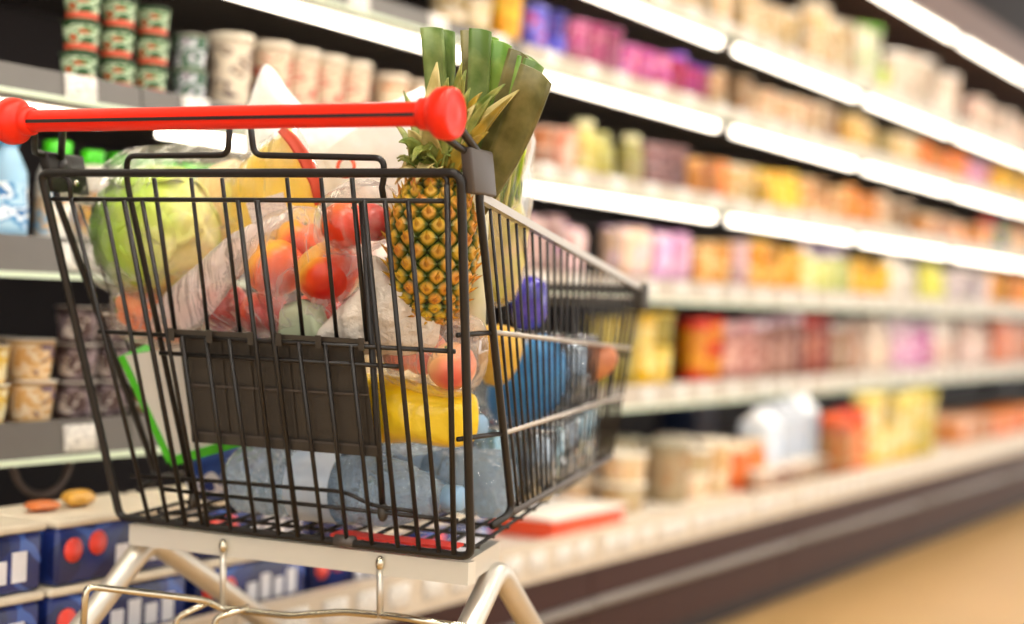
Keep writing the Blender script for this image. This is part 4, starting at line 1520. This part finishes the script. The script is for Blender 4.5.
for i, dv in enumerate(((-.8, -.6, .1), (-.3, -1, .5), (.3, -1, -.2), (-.4, -.8, -.6), (.7, -.6, .4), (0, -.3, 1), (-.9, 0, .5), (.8, -.5, -.4), (-.5, .5, .4), (.5, .6, .5))):
    lt.part('leaf', shell_leaf(lc, lr * (.95 + .02 * (i % 3)), dv, .62, .68, i * 1.7), lm)
mb, _ = soft([(92, 182), (104, 165), (128, 150), (160, 145), (200, 146), (236, 158), (248, 185), (246, 225), (228, 262), (200, 286), (165, 300), (128, 292), (98, 268), (86, 235), (86, 205)], .13, .102, wr=.007, seed=2, rings=12)
lt.part('clear_bag', mb, film_mat('film_lettuce', '#fff8ee', .07, .6, 8, bump=.8))

# ---- pale onions / bread bag behind, between lettuce and cheese
mb, c = soft([(190, 205), (196, 180), (215, 165), (238, 160), (252, 175), (254, 205), (245, 232), (225, 246), (202, 242), (190, 225)], .20, .04, wr=.003, seed=8)
one('bread_roll', mb, pm('bread_pale', '#edc583', .6, col2='#f3dcaa', vscale=22), 'pale yellow bread roll between the lettuce and the cheese pack', 'bread')

# ---- yellow cheese pack with red edge, tilted
ct = Thing('cheese_pack', 'tilted yellow cheese pack with red edge and white sticker', 'cheese', W(268, 262, .13))
slabp = [(226, 182), (282, 132), (292, 131), (316, 178), (318, 200), (306, 248), (240, 258), (232, 232)]
mb, c = soft(slabp, .13, .016, wr=.0015, seed=5, power=.35, up=3, flat=.6)
ct.part('cheese', mb, pm('cheese_yellow', '#f8d34e', .4, col2='#fae08a', vscale=16))
a, b_ = W(280, 131, .112), W(318, 184, .112)
ct.part('red_edge', leaf([W(281, 129, .115), W(293, 140, .112), W(305, 158, .112), W(316, 182, .113), W(320, 205, .115)], [.010, .015, .017, .016, .012], (.1, -1, .1), .1, .002), pm('pack_red', '#d8563e', .35))
mb = MB().add([W(x, y, o) for o in (.1105, .1135) for (x, y) in ((246, 203), (283, 192), (291, 224), (256, 236))], [(0, 1, 2, 3), (7, 6, 5, 4), (0, 4, 5, 1), (1, 5, 6, 2), (2, 6, 7, 3), (3, 7, 4, 0)], False)
ct.part('sticker', mb, print_mat(('#f4ece6', '#f4ece6', '#cbbfc4', '#f6f0ea'), 120, .5, 0, (1, 1, 4)))
mb, c = soft([(222, 178), (250, 150), (284, 127), (300, 130), (322, 180), (324, 206), (310, 252), (238, 262), (228, 232)], .13, .027, wr=.004, seed=6)
ct.part('film', mb, film_mat('film_cheese', '#fff2dc', .04, .4, 9))

# ---- white carrier bag standing behind the handle
bagw = pm('carrier_white', '#fdfcfb', .45, var=.03, bump=.35, bscale=22)
cb = Thing('carrier_bag', 'thin white plastic carrier bag with a pointed corner behind the handle', 'plastic bag', W(330, 222, .33))
mb, c = soft([(250, 122), (262, 108), (300, 106), (340, 106), (385, 102), (412, 94), (424, 88), (428, 120), (424, 165), (410, 205), (360, 225), (310, 222), (270, 205), (250, 160)], .33, .06, wr=.006, wscale=22, seed=9, rings=16, up=5)
cb.part('bag_body', mb, bagw)
mb, c = soft([(249, 116), (251, 98), (256, 82), (261, 69), (266, 65), (271, 68), (279, 79), (288, 92), (300, 106), (304, 118), (276, 124)], .315, .014, wr=.002, wscale=30, seed=4, rings=8, up=3)
cb.part('bag_corner', mb, bagw)
# small round orange ring of a bottle cap seal peeking over the rail
rc = W(346, 167, .17)
mb = MB().tube([rc + Vector((.012 * math.cos(t), 0, .012 * math.sin(t))) for t in [2 * PI * k / 20 for k in range(20)]], .0024, 8, closed=True)
ring_ = one('plastic_ring', mb, pm('ring_red', '#e8603c', .35), 'small orange red plastic ring peeking above the rear rail', 'ring')

# ---- nectarines in a bag


def fruit_mat(name, a, b, c):
    m = bpy.data.materials.new(name)
    m.use_nodes = True
    nt = m.node_tree
    bs = nt.nodes['Principled BSDF']
    tc = nt.nodes.new('ShaderNodeTexCoord')
    nz = nt.nodes.new('ShaderNodeTexNoise')
    nz.inputs['Scale'].default_value = 11
    nz.inputs['Detail'].default_value = 3
    rp = nt.nodes.new('ShaderNodeValToRGB')
    el = rp.color_ramp.elements
    el[0].position = .36
    el[0].color = lin(a)
    el[1].position = .68
    el[1].color = lin(c)
    e = el.new(.5)
    e.color = lin(b)
    sp = nt.nodes.new('ShaderNodeVectorMath')
    sp.operation = 'DOT_PRODUCT'
    sp.inputs[1].default_value = (4.5, -2.0, -2.5)
    ad = nt.nodes.new('ShaderNodeMath')
    nt.links.new(tc.outputs['Object'], nz.inputs['Vector'])
    nt.links.new(tc.outputs['Object'], sp.inputs[0])
    nt.links.new(sp.outputs['Value'], ad.inputs[0])
    nt.links.new(nz.outputs['Fac'], ad.inputs[1])
    nt.links.new(ad.outputs[0], rp.inputs[0])
    nt.links.new(rp.outputs[0], bs.inputs['Base Color'])
    bs.inputs['Roughness'].default_value = .32
    bs.inputs['Subsurface Weight'].default_value = .0
    return m


nect = fruit_mat('nectarine_skin', '#f8ae1e', '#ec6410', '#b8200c')
nect2 = fruit_mat('nectarine_red', '#e04a18', '#cc240f', '#980f0c')
toma = fruit_mat('tomato_skin', '#f06a22', '#e8400f', '#d02808')
peach = fruit_mat('peach_skin', '#f2b878', '#ee8f68', '#d8584a')
stem_m = pm('fruit_stem', '#6b7a2a', .6)


def fruit(name, label, cat, px, py, off, rpx, mat, group, dent=True, stem=False):
    c = W(px, py, off)
    r = rpx * mpx(c)
    t = Thing(name, label, cat, c - Vector((0, 0, r)), group)
    vs, fs = [], []
    nu, nv = 26, 18
    rot = Matrix.Rotation(rng.uniform(-.6, .6), 3, 'X') @ Matrix.Rotation(rng.uniform(-.8, .8), 3, 'Y')
    for j in range(nv + 1):
        th = PI * j / nv
        for i in range(nu):
            ph = 2 * PI * i / nu
            k = 1 - .18 * math.exp(-(th / .28) ** 2) - .025 * math.exp(-((ph - PI) / .25) ** 2) * math.sin(th)
            d = rot @ Vector((math.sin(th) * math.cos(ph), math.sin(th) * math.sin(ph), math.cos(th) * .95))
            vs.append(c + d * r * k)
    for j in range(nv):
        for i in range(nu):
            l = (i + 1) % nu
            fs.append((j * nu + i, (j + 1) * nu + i, (j + 1) * nu + l, j * nu + l))
    t.part('flesh', MB().add(vs, fs), mat)
    d = rot @ Vector((0, 0, 1))
    t.part('stem', MB().tube([c + d * r * .74, c + d * r * .92], [.003, .0022], 6), stem_m)
    return t


fg = 'nectarines in the bag behind the child seat'
fruit('nectarine', 'orange yellow nectarine nearest the middle of the fruit bag', 'nectarine', 275, 268, .075, 30, nect, fg)
fruit('nectarine', 'red blushed nectarine below the tomatoes, largest in the fruit bag', 'nectarine', 328, 272, .070, 33, fruit_mat('nectarine_mix', '#f6b038', '#e04a12', '#b41c10'), fg)
fruit('nectarine', 'dark red nectarine low in the fruit bag under the largest one', 'nectarine', 318, 316, .085, 26, nect2, fg)
fruit('nectarine', 'red nectarine at the left low end of the fruit bag', 'nectarine', 222, 306, .085, 26, nect2, fg)
fruit('nectarine', 'orange nectarine behind the white sticker in the fruit bag', 'nectarine', 300, 240, .12, 24, nect, fg)
fruit('nectarine', 'red orange nectarine low in the middle of the fruit bag', 'nectarine', 264, 314, .09, 25, nect2, fg)
fb_, c = Thing('fruit_bag', 'thin clear produce bag stretched over the nectarines', 'plastic bag', W(270, 330, .08)), None
mb, c = soft([(196, 312), (198, 285), (215, 262), (240, 235), (268, 214), (300, 206), (330, 214), (358, 236), (366, 270), (352, 308), (330, 334), (290, 338), (240, 338), (205, 330)], .075, .046, wr=.005, seed=11, rings=12, wscale=26)
fb_.part('film', mb, film_pink)
mb, c = soft([(150, 330), (160, 300), (200, 262), (235, 232), (262, 226), (250, 262), (225, 296), (200, 326), (170, 338)], .05, .012, wr=.006, wscale=34, seed=13)
fb_.part('twisted_end', mb, film_mat('film_twist', '#fff4f0', .62, .92, 14, stretch=(2.5, 1, .4)))
tg = 'tomatoes in the small bag'
fruit('tomato', 'bright red orange tomato left of the pineapple, nearest the rail', 'tomato', 345, 225, .06, 25, toma, tg)
fruit('tomato', 'dark red tomato touching the pineapple', 'tomato', 374, 222, .085, 20, fruit_mat('tomato_dark', '#d8301f', '#c4241c', '#981818'), tg)
mb, c = soft([(318, 215), (325, 196), (352, 180), (382, 184), (396, 205), (392, 235), (372, 252), (340, 254), (320, 240)], .07, .038, wr=.004, seed=15, wscale=24)
one('produce_bag', mb, film, 'clear produce bag around the two tomatoes', 'plastic bag')

# ---- carrots in a bag under the lettuce
cg = 'carrots in the bag under the lettuce'
for i, (xa, ya, xb, yb, o_) in enumerate(((118, 300, 190, 330, .07), (120, 312, 182, 342, .085), (135, 296, 205, 322, .1))):
    a, b_ = W(xa, ya, o_), W(xb, yb, o_)
    t = Thing('carrot', 'orange carrot in the bag under the lettuce, %s of three' % ('upper', 'lowest', 'rear')[i], 'carrot', (a + b_) / 2 - Vector((0, 0, .02)), cg)
    t.part('root', MB().tube([a * (1 - s) + b_ * s for s in (0, .06, .3, .6, .9, 1)], [.006, .0125, .0135, .0115, .007, .002], 12), pm('carrot_skin', '#e8773a', .5, col2='#f09a5c', vscale=40))
    t.part('crown_stub', MB().tube([a, a + (a - b_).normalized() * .008], [.005, .003], 8), stem_m)
mb, c = soft([(112, 306), (118, 288), (145, 284), (185, 292), (212, 312), (206, 338), (180, 346), (140, 342), (118, 330)], .085, .036, wr=.005, seed=17, wscale=26)
one('produce_bag', mb, film_mat('film_carrot', '#fff0e6', .14, .65, 12), 'wrinkled clear bag of carrots under the lettuce', 'plastic bag')

# ---- pale green tub between the bags, behind the seat flap
mb, c = soft([(284, 304), (322, 306), (326, 350), (290, 352)], .06, .02, rings=6, power=.3, up=2, flat=1.0)
one('food_carton', mb, pm('carton_mint', '#b9c2a0', .5), 'small pale mint carton between the fruit bag and the seat flap', 'carton')

# ---- crumpled white paper bag
mb, c = soft([(318, 338), (330, 318), (352, 296), (368, 276), (372, 255), (382, 268), (396, 276), (428, 280), (438, 296), (440, 330), (432, 350), (400, 356), (350, 352)], .055, .03, wr=.007, wscale=30, seed=19, rings=12)
one('paper_bag', mb, pm('paper_white', '#e6dccd', .6, col2='#d9c7b4', vscale=9, bump=.8, bscale=50), 'crumpled off-white paper bag at the foot of the pineapple', 'paper bag')

# ---- peaches in a bag, right
pg = 'peaches in the right bag'
fruit('peach', 'pink peach in the right bag, beside the gate post', 'peach', 452, 366, .06, 25, peach, pg)
fruit('peach', 'pink peach in the right bag, behind the first one', 'peach', 424, 352, .085, 24, peach, pg)
fruit('peach', 'pink peach in the right bag, hidden lowest to the left', 'peach', 400, 352, .07, 20, fruit_mat('peach_b', '#ecc3a0', '#e89a7c', '#d06a5a'), pg)
mb, c = soft([(378, 352), (384, 332), (410, 322), (445, 312), (478, 318), (488, 345), (484, 378), (464, 396), (430, 394), (396, 382), (380, 368)], .075, .04, wr=.005, seed=21, wscale=24)
one('produce_bag', mb, film_mat('film_peach', '#fff0e8', .12, .65, 11), 'clear produce bag stretched over the pink peaches', 'plastic bag')

# ---- yellow snack bag
mb, c = soft([(352, 384), (372, 374), (420, 384), (468, 396), (478, 410), (476, 436), (462, 446), (420, 442), (372, 440), (352, 428)], .075, .035, wr=.004, seed=23, rings=12, wscale=16)
one('yellow_bag', mb, pm('bag_yellow', '#f4c80e', .28, col2='#f8d63a', vscale=10, bump=.4, bscale=30, coat=.4), 'glossy yellow plastic bag above the water bottles', 'bag')

# ---- water bottles lying across the basket
wat = bpy.data.materials.new('bottle_blue_plastic')
wat.use_nodes = True
nt = wat.node_tree
b = nt.nodes['Principled BSDF']
b.inputs['Base Color'].default_value = lin('#d6eafc')
b.inputs['Roughness'].default_value = .04
b.inputs['Transmission Weight'].default_value = .75
b.inputs['IOR'].default_value = 1.25
tc = nt.nodes.new('ShaderNodeTexCoord')
nz = nt.nodes.new('ShaderNodeTexNoise')
nz.inputs['Scale'].default_value = 30
nz.inputs['Detail'].default_value = 3
nz.inputs['Distortion'].default_value = 1.0
bp = nt.nodes.new('ShaderNodeBump')
bp.inputs['Strength'].default_value = 1.0
bp.inputs['Distance'].default_value = .02
nt.links.new(tc.outputs['Object'], nz.inputs['Vector'])
nt.links.new(nz.outputs['Fac'], bp.inputs['Height'])
nt.links.new(bp.outputs[0], b.inputs['Normal'])


def lying_bottle(label, a, b_, r, lab0, lab1, group='water bottles in the cart', cap='#8fb4d4'):
    ax = (b_ - a)
    L = ax.length
    z = ax.normalized()
    x = Vector((0, 0, 1)) - z * z.z
    x.normalize()
    y = z.cross(x)
    m = Matrix((x, y, z)).transposed().to_4x4()
    m.translation = a
    t = Thing('water_bottle', label, 'bottle', (a + b_) / 2 - Vector((0, 0, r)), group)
    prof = [(.01, .006), (r * .55, .004), (r * .8, 0), (r * .96, .010), (r, .024)]
    n = 9
    for i in range(n):
        t0 = .03 + (L * .66 - .03) * i / n
        prof += [(r, t0), (r * .93, t0 + .5 * (L * .66 - .03) / n)]
    prof += [(r, L * .67), (r * .93, L * .74), (r * .62, L * .85), (r * .34, L * .92), (r * .31, L * .93)]
    bb = MB().lathe(prof, 26, m)
    bb.sm = [False] * len(bb.sm)
    mid = a + (b_ - a) * .5
    bb.v = [tuple(Vector(v) + Vector((0, 1, 1)) * 0 + (Vector(v) - (a + z * (Vector(v) - a).dot(z))) * (.07 * noise.noise(Vector(v) * 55) - .03)) for v in bb.v]
    t.part('bottle_body', bb, wat)
    t.part('cap', MB().lathe([(r * .3, L * .93), (r * .36, L * .932), (r * .36, L * .99), (r * .3, L)], 18, m), pm('cap' + cap, cap, .35))
    t.part('label', MB().lathe([(r * 1.01, L * lab0), (r * 1.01, L * lab1)], 24, m, cap=False), pm('water_label', '#c6d0dd', .35, col2='#a9bcd2', vscale=14))
    return t


def floor_at(x, y, r):
    return Vector((x, y, floor_z(y) + r + .001))


yb1 = YB + .06
lying_bottle('crinkled blue water bottle lying nearest the rear gate', floor_at(-.115, yb1, .046), floor_at(.215, yb1 + .0, .046), .046, .30, .50)
lying_bottle('crinkled blue water bottle lying behind the nearest one', floor_at(.225, yb1 + .105, .046), floor_at(-.12, yb1 + .105, .046), .046, .3, .5)
z2 = .046 * 1.74
a, b_ = floor_at(-.105, yb1 + .053, .046), floor_at(.215, yb1 + .053, .046)
lying_bottle('crinkled blue water bottle on top of the other two', a + Vector((.0, 0, z2)), b_ + Vector((0, 0, z2)), .046, .25, .45)

# ---- red flyer lying on the basket floor
y0, y1 = YB + .008, YB + .034
mb = MB().box((.06, y0, 0), (.232, y1, .0035))
mb.v = [(v[0], v[1], v[2] + floor_z(v[1]) - .0028) for v in mb.v]
one('red_flyer', mb, pm('flyer_red', '#dc3a2c', .4), 'red folded flyer lying under the water bottles', 'flyer')

# ---- white carton with bright green edge, leaning at the left
bt = Thing('white_carton', 'white carton with bright green edges leaning left of the seat flap', 'carton', W(165, 468, .09))
P4 = [(121, 356), (196, 344), (246, 440), (170, 462)]
q = [W(x, y, o) for o in (.075, .125) for (x, y) in P4]
bt.part('panel', MB().add(q, [(0, 3, 2, 1), (4, 5, 6, 7), (0, 1, 5, 4), (1, 2, 6, 5), (2, 3, 7, 6), (3, 0, 4, 7)], False), pm('carton_white', '#e4dfd6', .55))
green = pm('edge_green', '#4fc81e', .4)
for (p0_, p1_, wpx) in (((121, 356), (170, 462), 7), ((170, 462), (246, 440), 9)):
    a, b_ = W(p0_[0], p0_[1], .073), W(p1_[0], p1_[1], .073)
    d = (b_ - a).normalized()
    s_ = d.cross(E3).normalized() * (wpx * .5 * mpx(a))
    q = [a - s_, b_ - s_, b_ + s_, a + s_]
    q = [p + E3 * .001 for p in q] + [p - E3 * .052 for p in q]
    bt.part('green_edge', MB().add(q, [(0, 1, 2, 3), (7, 6, 5, 4), (0, 4, 5, 1), (1, 5, 6, 2), (2, 6, 7, 3), (3, 7, 4, 0)], False), green)

# ---- blue and white pack on the floor at the left
mb, c = soft([(188, 462), (215, 452), (238, 448), (256, 452), (256, 498), (230, 500), (196, 496)], .18, .03, wr=.003, seed=25, up=3)
one('blue_pack', mb, print_mat(('#23408a', '#2a4c9c', '#e6e2e8', '#1d3478'), 20, .3, 1.2), 'blue and white soft pack low behind the white carton', 'pack')

# ---- through the right side: violet pack, blue bag, brown loaf, cans
mb, c = soft([(514, 284), (526, 276), (542, 282), (546, 304), (542, 325), (520, 328), (513, 306)], .42, .03, wr=.005, seed=27, wscale=30)
one('violet_pack', mb, pm('pack_violet', '#2f2c92', .25, col2='#5a4ab8', vscale=30, coat=.5), 'small shiny violet blue pack high behind the side wires', 'pack')
mb, c = soft([(488, 392), (500, 368), (524, 342), (548, 334), (562, 352), (566, 380), (556, 406), (528, 428), (498, 424)], .40, .045, wr=.006, seed=29)
one('blue_bag', mb, pm('bag_blue', '#2f78b4', .3, col2='#4a92c8', vscale=14, bump=.3, bscale=30), 'bright blue plastic bag behind the right side wires', 'bag')
mb, c = soft([(560, 372), (572, 354), (592, 346), (612, 350), (616, 366), (600, 380), (578, 386), (562, 384)], .60, .04, wr=.002, seed=31)
one('bread_loaf', mb, pm('loaf_brown', '#a05a34', .55, col2='#c07a4a', vscale=25), 'brown loaf near the front right corner of the cart', 'bread')
mb, c = soft([(480, 350), (486, 326), (512, 330), (520, 352), (510, 380), (488, 384)], .30, .03, wr=.003, seed=33)
one('golden_pack', mb, pm('pack_gold', '#d9a52c', .35, col2='#e8bf50', vscale=20), 'golden yellow pack between the peaches and the blue bag', 'pack')
canm = [pm('can_teal', '#7fb0c4', .1, metal=.8, col2='#c4dbe2', vscale=30), pm('can_dark', '#6b7a88', .1, metal=.8, col2='#b4bec8', vscale=30), pm('can_red', '#d8302a', .25, metal=.2, col2='#d86a5a', vscale=30)]
canlid = pm('can_lid', '#dfe2e4', .15, metal=1.0)
n = 0
for r_ in range(5):
    for c_ in range(3):
        x = .205 - .0 - r_ * .012 - c_ * .062
        y = YB + .30 + r_ * .064
        for tier in range(2 if r_ > 2 else 1):
            zz = floor_z(y) + .001 + tier * .1005
            pos = Vector((x, y, zz))
            n += 1
            t = Thing('drink_can', 'drink can in the cart, %s row, %s from the right side, %s layer' % (ordn[r_], ordn[c_], ('lower', 'upper')[tier]), 'can', pos, 'drink cans in the front of the cart')
            m = Matrix.Translation(pos)
            t.part('can_body', MB().lathe([(.021, 0), (.024, .003), (.0285, .01), (.0285, .084), (.025, .093)], 18, m), canm[2 if n % 7 == 5 else n % 2])
            t.part('can_lid', MB().lathe([(.0255, .093), (.0262, .095), (.0262, .098), (.0245, .098), (.0235, .095), (.01, .095)], 18, m), canlid)

# clear shrink wrap stretched over the cans, crinkled and shiny
ya, yb_ = YB + .262, YB + .30 + 4 * .064 + .04
o = [(ya, 0), (yb_, 0), (yb_, .10), (yb_, .205), (ya + .2, .21), (ya + .16, .115), (ya, .108)]
cy, cz = (ya + yb_) / 2, floor_z(ya) + .107
o = [(p[0] - cy, p[1] - .1) for p in o]
mb = inflate(o, .105, Vector((0, 1, 0)), Vector((0, 0, 1)), Vector((1, 0, 0)), Vector((.135, cy, cz)), rings=12, wr=.006, wscale=40, seed=3, power=.3, flat=1.0)
mb.v = [(v[0] - (v[1] - ya) * .16, v[1], v[2]) for v in mb.v]
one('shrink_wrap', mb, film_mat('film_wrap', '#eef4f8', .03, .35, 30, rough=.03, bump=1.0, gloss=1.0), 'shiny clear shrink wrap around the drink cans in the cart', 'plastic wrap')
